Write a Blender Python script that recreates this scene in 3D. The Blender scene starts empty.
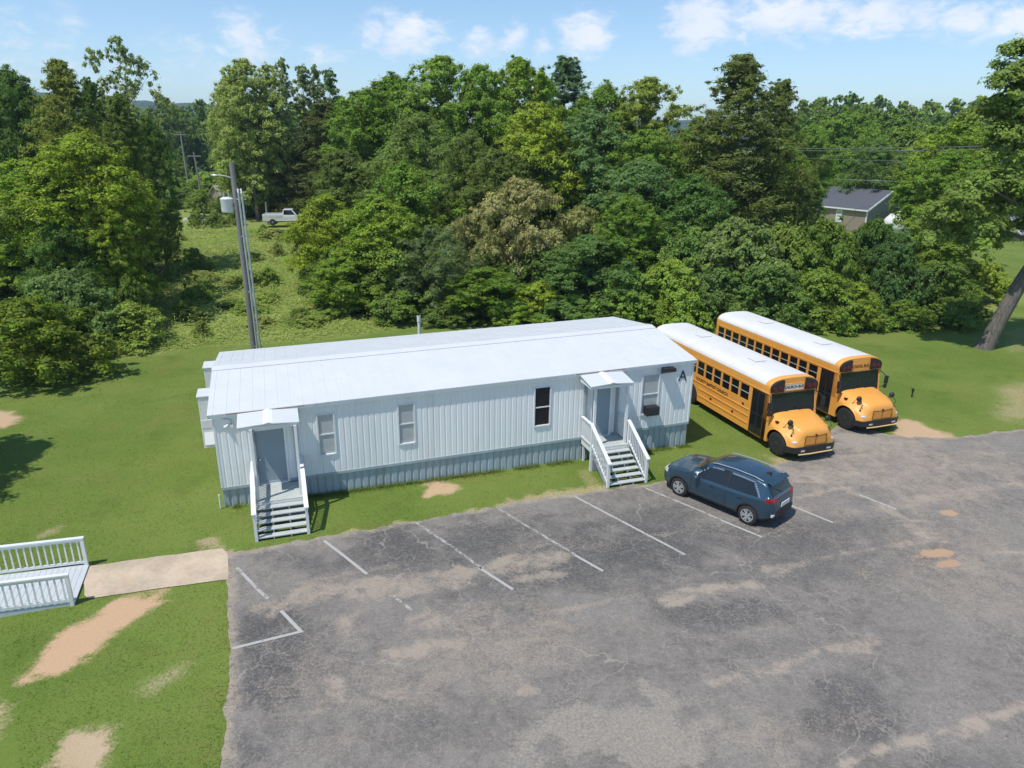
import bpy, bmesh, math, random
import numpy as np
from mathutils import Vector, Matrix
rng = np.random.default_rng(7)
random.seed(7)
SC = bpy.context.scene
COL = SC.collection
# ------------------------------------------------------------------ camera
F_PX, PITCH, ROLL, CAM_H = 711.5, 0.33091, 0.01129, 11.9366
cp, sp = math.cos(PITCH), math.sin(PITCH)
FW = Vector((0, cp, -sp)); U0 = Vector((0, sp, cp)); R0 = Vector((1, 0, 0))
RT = R0 * math.cos(ROLL) + U0 * math.sin(ROLL)
UP = -R0 * math.sin(ROLL) + U0 * math.cos(ROLL)
CAMP = Vector((0, 0, CAM_H))
cam = bpy.data.cameras.new('camera'); camo = bpy.data.objects.new('camera', cam); COL.objects.link(camo)
camo.matrix_world = Matrix(((RT.x, UP.x, -FW.x, 0), (RT.y, UP.y, -FW.y, 0), (RT.z, UP.z, -FW.z, CAM_H), (0, 0, 0, 1)))
cam.sensor_width = 36; cam.lens = F_PX / 1024 * 36; cam.clip_end = 9000; cam.clip_start = .5
SC.camera = camo

def ray(u, v): return RT * ((u - 512) / F_PX) - UP * ((v - 384) / F_PX) + FW
def gnd(u, v, z=0.0):
    d = ray(u, v); q = CAMP + d * ((z - CAM_H) / d.z); return (q.x, q.y)
def at(u, v, Y):
    d = ray(u, v); return CAMP + d * (Y / d.y)

# ------------------------------------------------------------------ helpers
def setp(o, label=None, cat=None, group=None, kind=None):
    if label: o['label'] = label
    if cat: o['category'] = cat
    if group: o['group'] = group
    if kind: o['kind'] = kind
    return o
def empty(name, loc=(0, 0, 0), rz=0, label=None, cat=None, group=None):
    o = bpy.data.objects.new(name, None); COL.objects.link(o); o.empty_display_size = .2
    o.location = loc; o.rotation_euler = (0, 0, rz)
    return setp(o, label, cat, group)
def link(name, me, parent=None):
    o = bpy.data.objects.new(name, me); COL.objects.link(o)
    if parent: o.parent = parent
    return o
def copy_tree(o, parent=None):
    c = o.copy(); COL.objects.link(c)
    if parent is not None: c.parent = parent
    for ch in list(o.children): copy_tree(ch, c)
    return c

class MB:
    def __init__(s, f=None): s.v = []; s.f = []; s.m = []; s.cur = 0; s.fn = f
    def add(s, vs, fs):
        b = len(s.v); s.v += [tuple(x) for x in vs]
        for q in fs: s.f.append([b + i for i in q]); s.m.append(s.cur)
    def box(s, x0, x1, y0, y1, z0, z1):
        s.add([(x0,y0,z0),(x1,y0,z0),(x1,y1,z0),(x0,y1,z0),(x0,y0,z1),(x1,y0,z1),(x1,y1,z1),(x0,y1,z1)],
              [(0,3,2,1),(4,5,6,7),(0,1,5,4),(1,2,6,5),(2,3,7,6),(3,0,4,7)])
    def hexa(s, p):  # 8 points, bottom 4 then top 4
        s.add(p, [(0,3,2,1),(4,5,6,7),(0,1,5,4),(1,2,6,5),(2,3,7,6),(3,0,4,7)])
    def bar(s, a, b, w, h, up=(0, 0, 1)):
        a = Vector(a); b = Vector(b); t = (b - a).normalized(); upv = Vector(up)
        if abs(t.dot(upv)) > .98: upv = Vector((1, 0, 0))
        x = t.cross(upv).normalized() * (w / 2); y = x.cross(t).normalized() * (h / 2)
        s.hexa([a-x-y, a+x-y, a+x+y, a-x+y, b-x-y, b+x-y, b+x+y, b-x+y])
    def tube(s, pts, rad, n=10, caps=True):
        pts = [Vector(p) for p in pts]
        if not isinstance(rad, (list, tuple)): rad = [rad] * len(pts)
        b = len(s.v); prev = None
        for i, p in enumerate(pts):
            t = (pts[min(i+1, len(pts)-1)] - pts[max(i-1, 0)]).normalized()
            if prev is None:
                r = t.cross(Vector((0, 0, 1)))
                if r.length < .1: r = t.cross(Vector((1, 0, 0)))
            else: r = prev - t * prev.dot(t)
            r.normalize(); prev = r; q = t.cross(r)
            for k in range(n):
                a = 2 * math.pi * k / n
                s.v.append(tuple(p + (r * math.cos(a) + q * math.sin(a)) * rad[i]))
        for i in range(len(pts) - 1):
            for k in range(n):
                s.f.append([b+i*n+k, b+i*n+(k+1) % n, b+(i+1)*n+(k+1) % n, b+(i+1)*n+k]); s.m.append(s.cur)
        if caps:
            s.f.append([b + k for k in range(n)][::-1]); s.m.append(s.cur)
            e = b + (len(pts) - 1) * n; s.f.append([e + k for k in range(n)]); s.m.append(s.cur)
    def lathe(s, prof, c, axis='y', n=28):
        # prof: (axial, radius); axis through c
        b = len(s.v); c = Vector(c)
        for (a, r) in prof:
            for k in range(n):
                t = 2 * math.pi * k / n; x, y = r * math.cos(t), r * math.sin(t)
                s.v.append(tuple(c + (Vector((x, a, y)) if axis == 'y' else Vector((x, y, a)) if axis == 'z' else Vector((a, x, y)))))
        for i in range(len(prof) - 1):
            for k in range(n):
                s.f.append([b+i*n+k, b+i*n+(k+1) % n, b+(i+1)*n+(k+1) % n, b+(i+1)*n+k]); s.m.append(s.cur)
        if prof[0][1] > 1e-4: s.f.append([b + k for k in range(n)][::-1]); s.m.append(s.cur)
        if prof[-1][1] > 1e-4:
            e = b + (len(prof)-1) * n; s.f.append([e + k for k in range(n)]); s.m.append(s.cur)
    def ellipsoid(s, c, r, n=14):
        b = len(s.v); k2 = n // 2
        for i in range(k2 + 1):
            th = math.pi * i / k2
            for k in range(n):
                ph = 2 * math.pi * k / n
                s.v.append((c[0]+r[0]*math.sin(th)*math.cos(ph), c[1]+r[1]*math.sin(th)*math.sin(ph), c[2]+r[2]*math.cos(th)))
        for i in range(k2):
            for k in range(n):
                s.f.append([b+i*n+k, b+(i+1)*n+k, b+(i+1)*n+(k+1) % n, b+i*n+(k+1) % n]); s.m.append(s.cur)
    def poly(s, pts): s.add(pts, [list(range(len(pts)))])
    def extrude(s, pts, off):  # polygon pts extruded by vector off
        n = len(pts); off = Vector(off); q = [Vector(p) + off for p in pts]
        s.add(list(pts) + q, [list(range(n))[::-1], [n + i for i in range(n)]] + [[i, (i+1) % n, n + (i+1) % n, n + i] for i in range(n)])
    def build(s, name, mat, parent=None, smooth=False, bevel=0, weld=False, ang=None):
        me = bpy.data.meshes.new(name)
        vs = s.v if s.fn is None else [s.fn(*p) for p in s.v]
        me.from_pydata(vs, [], s.f)
        mats = mat if isinstance(mat, (list, tuple)) else [mat]
        for m in mats: me.materials.append(m)
        if len(mats) > 1: me.polygons.foreach_set('material_index', s.m)
        bm = bmesh.new(); bm.from_mesh(me)
        if weld: bmesh.ops.remove_doubles(bm, verts=bm.verts, dist=1e-4)
        bmesh.ops.recalc_face_normals(bm, faces=bm.faces)
        bm.to_mesh(me); bm.free()
        if smooth:
            me.polygons.foreach_set('use_smooth', [True] * len(me.polygons))
            me.set_sharp_from_angle(angle=ang if ang else math.radians(40))
        o = link(name, me, parent)
        if bevel:
            md = o.modifiers.new('b', 'BEVEL'); md.width = bevel; md.segments = 2; md.limit_method = 'ANGLE'; md.angle_limit = math.radians(50)
        return o

def npmesh(name, V, Fq, mat, parent=None, smooth=False, attrs=None):
    me = bpy.data.meshes.new(name); V = np.asarray(V, dtype=np.float32); Fq = np.asarray(Fq, dtype=np.int32)
    k = Fq.shape[1]; n = len(Fq)
    me.vertices.add(len(V)); me.vertices.foreach_set('co', V.ravel())
    me.loops.add(n * k); me.loops.foreach_set('vertex_index', Fq.ravel())
    me.polygons.add(n); me.polygons.foreach_set('loop_start', np.arange(0, n * k, k, dtype=np.int32))
    try: me.polygons.foreach_set('loop_total', np.full(n, k, dtype=np.int32))
    except Exception: pass
    if attrs:
        for an, av in attrs.items():
            a = me.attributes.new(an, 'FLOAT', 'POINT'); a.data.foreach_set('value', np.asarray(av, dtype=np.float32))
    if smooth: me.polygons.foreach_set('use_smooth', np.ones(n, dtype=bool))
    me.materials.append(mat); me.update(calc_edges=True); me.validate()
    if name is None: return me
    return link(name, me, parent)

def _h(ix, iy, s):
    n = (ix.astype(np.int64) * 374761393 + iy.astype(np.int64) * 668265263 + s * 974634777) & 0xffffffff
    n = ((n ^ (n >> 13)) * 1274126177) & 0xffffffff
    return ((n ^ (n >> 16)) & 0xffff) / 65535.0
def vnoise(x, y, s=0):
    x = np.asarray(x, float); y = np.asarray(y, float)
    ix = np.floor(x); iy = np.floor(y); fx = x - ix; fy = y - iy
    fx = fx*fx*(3-2*fx); fy = fy*fy*(3-2*fy)
    a = _h(ix, iy, s); b = _h(ix+1, iy, s); c = _h(ix, iy+1, s); d = _h(ix+1, iy+1, s)
    return (a*(1-fx)+b*fx)*(1-fy) + (c*(1-fx)+d*fx)*fy
def fbm(x, y, s=0, o=4):
    r = 0; a = .5
    for i in range(o): r = r + a * vnoise(x * 2**i, y * 2**i, s + i); a *= .5
    return r / (1 - .5**o)
def sstep(a, b, x): t = np.clip((x - a) / (b - a), 0, 1); return t*t*(3-2*t)
def polysd(X, Y, P):  # signed distance, + inside
    P = np.asarray(P, float); d = np.full(X.shape, 1e9); ins = np.zeros(X.shape, bool); n = len(P)
    for i in range(n):
        a = P[i]; b = P[(i+1) % n]; ex, ey = b - a; wx = X - a[0]; wy = Y - a[1]
        t = np.clip((wx*ex + wy*ey) / (ex*ex + ey*ey + 1e-12), 0, 1)
        d = np.minimum(d, np.hypot(wx - ex*t, wy - ey*t))
        c = ((a[1] > Y) != (b[1] > Y)) & (X < (b[0]-a[0]) * (Y - a[1]) / (b[1]-a[1] + 1e-12) + a[0]); ins ^= c
    return np.where(ins, d, -d)
def polyline_d(X, Y, P):
    P = np.asarray(P, float); d = np.full(X.shape, 1e9)
    for i in range(len(P)-1):
        a = P[i]; b = P[i+1]; ex, ey = b - a; wx = X - a[0]; wy = Y - a[1]
        t = np.clip((wx*ex + wy*ey) / (ex*ex + ey*ey + 1e-12), 0, 1)
        d = np.minimum(d, np.hypot(wx - ex*t, wy - ey*t))
    return d

# ------------------------------------------------------------------ materials
class NT:
    def __init__(s, name):
        s.mat = bpy.data.materials.new(name); s.mat.use_nodes = True; s.t = s.mat.node_tree; s.t.nodes.clear()
        s.out = s.n('ShaderNodeOutputMaterial')
    def n(s, typ, **kw):
        nd = s.t.nodes.new(typ)
        for k, v in kw.items(): setattr(nd, k, v)
        return nd
    def l(s, a, b): s.t.links.new(a, b)
    def val(s, sock, x):
        if hasattr(x, 'is_linked'): s.l(x, sock)
        else: sock.default_value = x
    def math(s, op, a, b=None, c=None):
        m = s.n('ShaderNodeMath', operation=op)
        s.val(m.inputs[0], a)
        if b is not None: s.val(m.inputs[1], b)
        if c is not None: s.val(m.inputs[2], c)
        return m.outputs[0]
    def noise(s, scale, detail=4, rough=.55, vec=None, dist=0):
        m = s.n('ShaderNodeTexNoise'); m.inputs['Scale'].default_value = scale; m.inputs['Detail'].default_value = detail
        m.inputs['Roughness'].default_value = rough; m.inputs['Distortion'].default_value = dist
        if vec is not None: s.l(vec, m.inputs['Vector'])
        return m.outputs['Fac']
    def ramp(s, fac, a, b):  # smooth map range a..b -> 0..1
        m = s.n('ShaderNodeMapRange', interpolation_type='SMOOTHSTEP'); s.val(m.inputs[0], fac); m.inputs[1].default_value = a; m.inputs[2].default_value = b
        return m.outputs[0]
    def mix(s, fac, a, b, blend='MIX'):
        m = s.n('ShaderNodeMix', data_type='RGBA', blend_type=blend); s.val(m.inputs[0], fac)
        for i, x in ((6, a), (7, b)):
            if hasattr(x, 'is_linked'): s.l(x, m.inputs[i])
            else: m.inputs[i].default_value = (*x, 1)
        return m.outputs[2]
    def attr(s, nm): a = s.n('ShaderNodeAttribute'); a.attribute_name = nm; return a.outputs['Fac']
    def coord(s, k='Object'): return s.n('ShaderNodeTexCoord').outputs[k]
    def pos(s): return s.n('ShaderNodeNewGeometry').outputs['Position']
    def scale(s, vec, sc):
        m = s.n('ShaderNodeVectorMath', operation='MULTIPLY'); s.l(vec, m.inputs[0]); m.inputs[1].default_value = sc; return m.outputs[0]
    def bump(s, h, strength=.3, dist=.02):
        b = s.n('ShaderNodeBump'); b.inputs['Strength'].default_value = strength; b.inputs['Distance'].default_value = dist; s.l(h, b.inputs['Height']); return b.outputs[0]
    def princ(s, col, rough=.6, metal=0, spec=.5, normal=None, **kw):
        p = s.n('ShaderNodeBsdfPrincipled')
        if hasattr(col, 'is_linked'): s.l(col, p.inputs['Base Color'])
        else: p.inputs['Base Color'].default_value = (*col, 1)
        s.val(p.inputs['Roughness'], rough); p.inputs['Metallic'].default_value = metal
        p.inputs['Specular IOR Level'].default_value = spec
        if normal is not None: s.l(normal, p.inputs['Normal'])
        for k, v in kw.items(): p.inputs[k].default_value = v
        s.l(p.outputs[0], s.out.inputs[0]); return p

def paint(name, col, rough=.5, var=.12, scale=3, metal=0, spec=.5, dirt=None, dirtamt=.0, bump=0, coat=0, streak=False):
    m = NT(name); co = m.coord(); v = co
    if streak: v = m.scale(co, (1, 1, .12))
    n1 = m.noise(scale, 5, .6, v); n2 = m.noise(scale * 9, 3, .6, v)
    f = m.math('ADD', m.math('MULTIPLY', n1, .7), m.math('MULTIPLY', n2, .3))
    lo = tuple(c * (1 - var) for c in col); hi = tuple(min(1, c * (1 + var)) for c in col)
    c = m.mix(m.ramp(f, .3, .7), lo, hi)
    if dirt: c = m.mix(m.math('MULTIPLY', m.ramp(m.noise(scale * 1.7, 6, .65, v), .52, .75), dirtamt), c, dirt)
    nrm = m.bump(n2, .25, bump) if bump else None
    p = m.princ(c, m.math('ADD', rough - .08, m.math('MULTIPLY', n1, .16)), metal, spec, nrm)
    if coat: p.inputs['Coat Weight'].default_value = coat; p.inputs['Coat Roughness'].default_value = .05
    return m.mat

M = {}
M['roof'] = paint('white_metal_roof', (.63, .65, .655), .45, .03, 1.2, dirt=(.55, .55, .52), dirtamt=.25)
M['wall'] = paint('white_metal_siding', (.81, .825, .825), .45, .04, 1.5, dirt=(.5, .5, .46), dirtamt=.3, streak=True)
M['skirt'] = paint('blue_grey_skirting', (.36, .43, .465), .5, .09, 2, dirt=(.4, .34, .26), dirtamt=.45, streak=True)
M['trim'] = paint('white_trim', (.72, .74, .74), .45, .04, 3)
M['deckpaint'] = paint('worn_deck_paint', (.47, .50, .48), .65, .08, 4, dirt=(.33, .31, .28), dirtamt=.4)
M['ramppaint'] = paint('pale_ramp_paint', (.53, .56, .57), .6, .05, 4, dirt=(.42, .42, .4), dirtamt=.3)
M['whitewood'] = paint('white_painted_wood', (.74, .75, .74), .5, .04, 4, dirt=(.5, .48, .44), dirtamt=.3)
M['door'] = paint('blue_grey_door', (.255, .33, .375), .45, .04, 2)
M['greymetal'] = paint('grey_metal', (.30, .33, .35), .5, .08, 4)
M['dark'] = paint('black_plastic', (.018, .018, .02), .5, .2, 6)
M['rubber'] = paint('tyre_rubber', (.022, .022, .022), .85, .25, 12)
M['galv'] = paint('galvanised_pipe', (.44, .47, .48), .4, .08, 4, metal=.3)
M['polewood'] = paint('weathered_pole', (.22, .21, .19), .85, .2, 3, streak=True, bump=.01)
M['acwhite'] = paint('hvac_enamel', (.66, .66, .65), .5, .03, 3)
M['chrome'] = paint('bright_trim', (.36, .37, .38), .3, .05, 5, metal=.8)
M['silver'] = paint('silver_wheel', (.50, .51, .52), .32, .05, 5, metal=.5)
M['busy'] = paint('bus_yellow', (.82, .375, .072), .42, .05, 1.2, dirt=(.55, .25, .05), dirtamt=.25, coat=.25)
M['buswhite'] = paint('bus_white_roof', (.70, .695, .665), .5, .03, .9, dirt=(.52, .5, .44), dirtamt=.35)
M['busrim'] = paint('black_steel_wheel', (.03, .03, .032), .5, .2, 6)
M['carblue'] = paint('dark_blue_car_paint', (.028, .068, .104), .25, .04, 2, metal=.35, coat=1)
M['red'] = paint('red_lens', (.32, .008, .01), .15, .1, 8)
M['redlamp'] = paint('dull_red_lamp', (.10, .008, .010), .25, .1, 8)
M['clear'] = paint('clear_lens', (.55, .56, .57), .12, .08, 9)
M['amber'] = paint('amber_lens', (.6, .2, .03), .2, .1, 8)
M['letter'] = paint('black_lettering', (.02, .018, .016), .6, .1, 8)
M['fadedletter'] = paint('faded_lettering', (.16, .10, .02), .6, .1, 8)
M['signwhite'] = paint('white_sign', (.75, .75, .73), .5, .03, 6)
M['blueletter'] = paint('dark_blue_letter', (.03, .045, .07), .5, .1, 8)
M['concrete'] = paint('pale_concrete', (.50, .40, .285), .9, .2, .9, dirt=(.50, .34, .22), dirtamt=.7, bump=.004)
M['housewall'] = paint('sage_siding', (.17, .185, .155), .7, .06, 1.5)
M['housetan'] = paint('tan_siding', (.30, .245, .19), .7, .06, 1.5)
M['shingle'] = paint('charcoal_shingles', (.085, .09, .105), .85, .15, 4)
M['greyroof'] = paint('grey_barn_roof', (.30, .29, .27), .7, .12, 1)
M['tarp'] = paint('white_tarp', (.74, .74, .73), .5, .05, 2)
M['wire'] = paint('wire', (.16, .17, .17), .5, .1, 2)
M['truckwhite'] = paint('white_truck_paint', (.72, .72, .70), .3, .03, 2, coat=.5)
M['vinyl'] = paint('dark_seat', (.05, .055, .05), .6, .1, 4)

def glass(name, col, rough=.06, spec=.6):
    m = NT(name); n = m.noise(2.5, 2, .5, m.coord())
    m.princ(m.mix(n, tuple(c * .7 for c in col), col), rough, 0, spec); return m.mat
M['glass'] = glass('dark_glass', (.014, .018, .020))
M['winglass'] = glass('tinted_window', (.012, .013, .013), .1, .25)
M['wsglass'] = glass('windshield_glass', (.014, .026, .024), .05, .5)
M['blind'] = glass('blind_behind_glass', (.52, .545, .54), .15, .5)
M['blacknight'] = glass('dark_room_glass', (.02, .022, .024), .08, .4)

def leafmat(name, transl=.45):
    m = NT(name); oi = m.n('ShaderNodeObjectInfo'); gi = m.n('ShaderNodeNewGeometry')
    base = oi.outputs['Color']; r = gi.outputs['Random Per Island']
    big = m.noise(.55, 3, .6, m.coord())
    hsv = m.n('ShaderNodeHueSaturation'); m.l(base, hsv.inputs['Color'])
    m.l(m.math('ADD', .465, m.math('MULTIPLY', big, .06)), hsv.inputs['Hue'])
    m.l(m.math('ADD', .84, m.math('MULTIPLY', r, .25)), hsv.inputs['Saturation'])
    m.l(m.math('ADD', .25, m.math('ADD', m.math('MULTIPLY', r, .6), m.math('MULTIPLY', big, .9))), hsv.inputs['Value'])
    d = m.n('ShaderNodeBsdfDiffuse'); m.l(hsv.outputs[0], d.inputs[0])
    t = m.n('ShaderNodeBsdfTranslucent'); m.l(m.mix(.5, hsv.outputs[0], (.24, .30, .04)), t.inputs[0])
    g = m.n('ShaderNodeBsdfGlossy'); g.inputs['Roughness'].default_value = .5; g.inputs['Color'].default_value = (.5, .55, .5, 1)
    mx = m.n('ShaderNodeMixShader'); mx.inputs[0].default_value = transl; m.l(d.outputs[0], mx.inputs[1]); m.l(t.outputs[0], mx.inputs[2])
    m2 = m.n('ShaderNodeMixShader'); m2.inputs[0].default_value = .012; m.l(mx.outputs[0], m2.inputs[1]); m.l(g.outputs[0], m2.inputs[2])
    m.l(m2.outputs[0], m.out.inputs[0]); return m.mat
M['leaf'] = leafmat('foliage')
def bark():
    m = NT('bark'); v = m.scale(m.coord(), (1, 1, .2)); n = m.noise(9, 5, .7, v); n2 = m.noise(2, 3, .6, m.coord())
    c = m.mix(m.ramp(n, .3, .7), (.06, .05, .042), (.19, .165, .14)); c = m.mix(m.math('MULTIPLY', n2, .4), c, (.2, .19, .16))
    m.princ(c, .9, 0, .2, m.bump(n, .8, .03)); return m.mat
M['bark'] = bark()
# ------------------------------------------------------------------ ground sheet
T_X0, T_Y0, T_YAW, T_TILT, T_L, T_D = -9.7244, 21.4513, 0.32283, 0.018113, 17.9, 7.3
def P(lst): return [gnd(u, v) for u, v in lst]
def tl(s, d):  # trailer local (along wall, into building) to world xy
    return (T_X0 + s*math.cos(T_YAW) - d*math.sin(T_YAW), T_Y0 + s*math.sin(T_YAW) + d*math.cos(T_YAW))

lot_top = P([(226,554),(260,548.5),(300,541),(330,536.5),(370,529.5),(420,520),(470,511),(520,502),(570,493.5),(607,488.5),(650,483.5),(668,478),(700,474),(740,470),(770,465),(786,462),(812,452),(826,437),(836,427),(850,424),(872,431),(890,435),(905,437),(930,437.5),(960,437),(990,433),(1024,428)])
lx, ly = lot_top[-1]; lot_top += [(lx + 6, ly + 1.6), (lx + 30, ly + 9)]
lot_left = P([(226,554),(227,600),(228,640),(227,680),(223,730),(220,768)]) + [(-5.0, 8.5), (-3.0, 1.0)]
lot_poly = lot_top + [(50, 0)] + lot_left[::-1][:-1]
path_poly = P([(86,567),(222,548.5),(228,553),(228,582),(225,580),(84,600)])
trailer_poly = [tl(0, 0), tl(T_L, 0), tl(T_L, T_D), tl(0, T_D)]

bare = []   # (polygon, softness, orange 0..1, strength)
bare.append((P([(166,590),(158,604),(128,625),(96,650),(62,671),(28,678),(31,664),(56,644),(82,624),(106,609),(132,597)]), .25, 1.0, 1.0))
bare.append((P([(116,728),(70,736),(42,770),(104,770),(112,750)]), .25, .35, .95))
bare.append((P([(-14,700),(4,712),(2,728),(-14,740)]), .3, .5, .8))
bare.append((P([(182,664),(160,676),(135,690),(150,692),(180,676)]), .35, .1, .55))
bare.append((P([(425,486),(438,482),(452,487),(448,496),(430,496)]), .2, .8, .9))
bare.append((P([(-10,412),(14,411),(18,419),(4,426),(-10,426)]), .3, .7, .9))
bare.append((P([(40,530),(62,524),(56,533),(38,537)]), .3, .5, .6))
bare.append((P([(198,541),(214,539),(222,546),(205,547)]), .25, .3, .65))
bare.append((P([(990,386),(1040,380),(1040,420),(1004,426),(990,412),(998,398)]), .7, .45, .55))
bare.append((P([(893,425),(905,419),(925,426),(945,433),(960,442),(900,446)]), .4, .75, 1.0))
bare.append((P([(580,470),(592,468),(598,482),(588,485)]), .2, .6, .45))
bare.append((P([(765,455),(790,455),(800,470),(770,472)]), .3, .5, .6))
bare.append((P([(455,514),(500,504),(560,492),(606,486),(606,492),(500,508)]), .12, .45, .6))
bare.append((P([(224,556),(300,543),(400,525),(455,514),(455,518),(300,548)]), .12, .35, .6))
bare.append((P([(1004,330),(1030,325),(1030,352),(1006,352)]), .4, .4, .4))

def terrain(X, Y):
    z = .55 * (fbm(X/38, Y/38, 5) - .5) * sstep(42, 75, Y) * sstep(30, 22, X)
    z = z + 1.5 * sstep(48, 95, Y) * sstep(5, -25, X)
    z = z + .10 * (fbm(X/3.0, Y/3.0, 9) - .5) * sstep(40, 44, Y)
    far = np.hypot(X, Y); z = z + 6 * (fbm(X/240, Y/240, 31) - .5) * sstep(140, 420, far)
    return z
def axis(a, b, st, lo, hi):
    c = list(np.arange(a, b + st/2, st)); g = st; x = b
    while x < hi: g *= 1.22; x += g; c.append(x)
    g = st; x = a
    while x > lo: g *= 1.22; x -= g; c.insert(0, x)
    return np.array(c)
def sheet(xs, ys): 
    X, Y = np.meshgrid(xs, ys); nx, ny = len(xs), len(ys); i = np.arange(nx*ny).reshape(ny, nx)
    F = np.stack([i[:-1, :-1], i[:-1, 1:], i[1:, 1:], i[1:, :-1]], -1).reshape(-1, 4)
    return X, Y, F
def bare_maps(X, Y):
    nz = fbm(X*1.6, Y*1.6, 3, 5) - .5; nz2 = fbm(X*6, Y*6, 17, 3) - .5
    b = np.zeros(X.shape); o = np.zeros(X.shape)
    for poly, soft, org, st in bare:
        p = np.array(poly); m = (X > p[:,0].min()-2) & (X < p[:,0].max()+2) & (Y > p[:,1].min()-2) & (Y < p[:,1].max()+2)
        if not m.any(): continue
        d = polysd(X[m], Y[m], poly) + .13 + nz[m]*.85 + nz2[m]*.4
        v = sstep(-soft*1.5, soft*1.6, d) * st
        up = v > b[m]; bb = b[m]; oo = o[m]; oo[up] = org; bb[up] = v[up]; b[m] = bb; o[m] = oo
    return b, o
xs = axis(-32, 34, .16, -4000, 4000); ys = axis(8, 50, .16, -150, 6000)
X, Y, Fq = sheet(xs, ys); Z = terrain(X, Y)
B_, O_ = bare_maps(X, Y)
mead = sstep(-.6, .8, polysd(X, Y, P([(60,372),(120,360),(170,352.5),(212,346),(300,342),(430,326),(560,320),(700,318),(840,323),(990,318),(1030,300)]) + [(45, 75), (45, 130), (-90, 130), (-60, 40)]) + (fbm(X*.8, Y*.8, 2) - .5) * 1.6)
def mat_ground():
    m = NT('mown_grass'); p = m.pos(); b = m.attr('bare'); o = m.attr('orange'); me = m.attr('meadow')
    n1 = m.noise(.16, 5, .6, p); n2 = m.noise(1.1, 5, .65, p, .4); n3 = m.noise(14, 4, .7, p); n4 = m.noise(45, 2, .6, p)
    g = m.mix(m.ramp(n1, .35, .66), (.122, .188, .032), (.172, .230, .048))
    g = m.mix(m.math('MULTIPLY', m.ramp(n2, .45, .75), .55), g, (.175, .195, .050))
    g = m.mix(m.math('MULTIPLY', m.ramp(m.noise(.45, 4, .6, p), .54, .72), .5), g, (.080, .130, .020))
    g = m.mix(m.math('MULTIPLY', m.ramp(n3, .5, .8), .55), g, (.20, .215, .07))
    g = m.mix(m.math('MULTIPLY', m.ramp(n3, .5, .22), .45), g, (.065, .10, .018))
    dry = m.ramp(m.noise(2.3, 4, .6, p), .68, .80)
    g = m.mix(m.math('MULTIPLY', dry, .5), g, (.32, .28, .13)); g = m.mix(m.math('MULTIPLY', m.ramp(m.noise(.28, 5, .65, p), .5, .7), .38), g, (.20, .20, .055))
    mc = m.mix(n2, (.17, .23, .045), (.27, .30, .085)); g = m.mix(me, g, mc)
    d = m.mix(m.ramp(n2, .3, .7), (.50, .40, .27), (.42, .35, .22)); og = m.mix(n3, (.54, .335, .19), (.57, .40, .255))
    d = m.mix(o, d, og); d = m.mix(m.math('MULTIPLY', m.ramp(n4, .55, .75), .3), d, (.25, .2, .12))
    k = m.math('ADD', b, m.math('MULTIPLY', m.math('SUBTRACT', n3, .5), m.math('MULTIPLY', m.ramp(b, .02, .25), 1.1)))
    c = m.mix(m.ramp(k, .22, .9), g, d)
    h = m.math('ADD', m.math('MULTIPLY', n3, .6), m.math('MULTIPLY', n4, .5))
    m.princ(c, .9, 0, .12, m.bump(h, .55, .06)); return m.mat
gr = npmesh('ground', np.stack([X, Y, Z], -1).reshape(-1, 3), Fq, mat_ground(), None, True, {'bare': B_.ravel(), 'orange': O_.ravel(), 'meadow': mead.ravel()})
setp(gr, 'mown green lawn with bare dirt patches round the lot', 'lawn', None, 'structure')

# ------------------------------------------------------------------ parking lot
def resample(pl, st):
    pl = np.array(pl); d = np.r_[0, np.cumsum(np.hypot(*np.diff(pl, axis=0).T))]; n = int(d[-1] / st)
    t = np.linspace(0, d[-1], n); return np.stack([np.interp(t, d, pl[:, 0]), np.interp(t, d, pl[:, 1])], -1)
Tp = resample(lot_top, .11); Lp = resample(lot_left, .11)
jt = fbm(np.arange(len(Tp))*.28, np.zeros(len(Tp)), 4) - .5; jl = fbm(np.arange(len(Lp))*.28, np.zeros(len(Lp)), 6) - .5
Tp = Tp + np.array([-.3, .95]) * (jt * .42)[:, None]; Lp = Lp + np.array([-1, 0]) * (jl * .17)[:, None]
Tp[:, 0] = np.maximum.accumulate(Tp[:, 0]) + np.arange(len(Tp))*2e-4
GX = Tp[None, :, 0] + (Lp[:, None, 0] - Lp[0, 0]); GY = Tp[None, :, 1] + (Lp[:, None, 1] - Lp[0, 1])
ny, nx = GX.shape; ii = np.arange(nx*ny).reshape(ny, nx)
FL = np.stack([ii[:-1, :-1], ii[1:, :-1], ii[1:, 1:], ii[:-1, 1:]], -1).reshape(-1, 4)
nA = fbm(GX*.9, GY*.9, 21, 5) - .5; nB = fbm(GX*3.2, GY*3.2, 22, 4) - .5
dust = np.zeros(GX.shape); orange = np.zeros(GX.shape); darkm = np.zeros(GX.shape); pale = np.zeros(GX.shape)
def blob(A, u, v, ru, rv, st, soft=.6, rot=0):
    cx, cy = gnd(u, v); ax, ay = gnd(u + ru, v - ru * .14 if rot == 0 else v + ru * rot); bx, by = gnd(u, v - rv)
    ex = np.array([ax - cx, ay - cy]); rx = np.hypot(*ex); ex /= rx; ey = np.array([-ex[1], ex[0]]); ry = max(.12, abs((bx - cx)*ey[0] + (by - cy)*ey[1]))
    dx = GX - cx; dy = GY - cy; q = np.hypot((dx*ex[0] + dy*ex[1]) / rx, (dx*ey[0] + dy*ey[1]) / ry)
    val = sstep(1 + soft*.6, 1 - soft, q + nA*1.9 + nB*1.3) * st
    np.maximum(A, val, out=A)
def streak(A, pts, w, st):
    d = polyline_d(GX, GY, P(pts)); np.maximum(A, sstep(1.3, .1, d / w + nA*2.2 + nB*1.7) * st, out=A)
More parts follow.
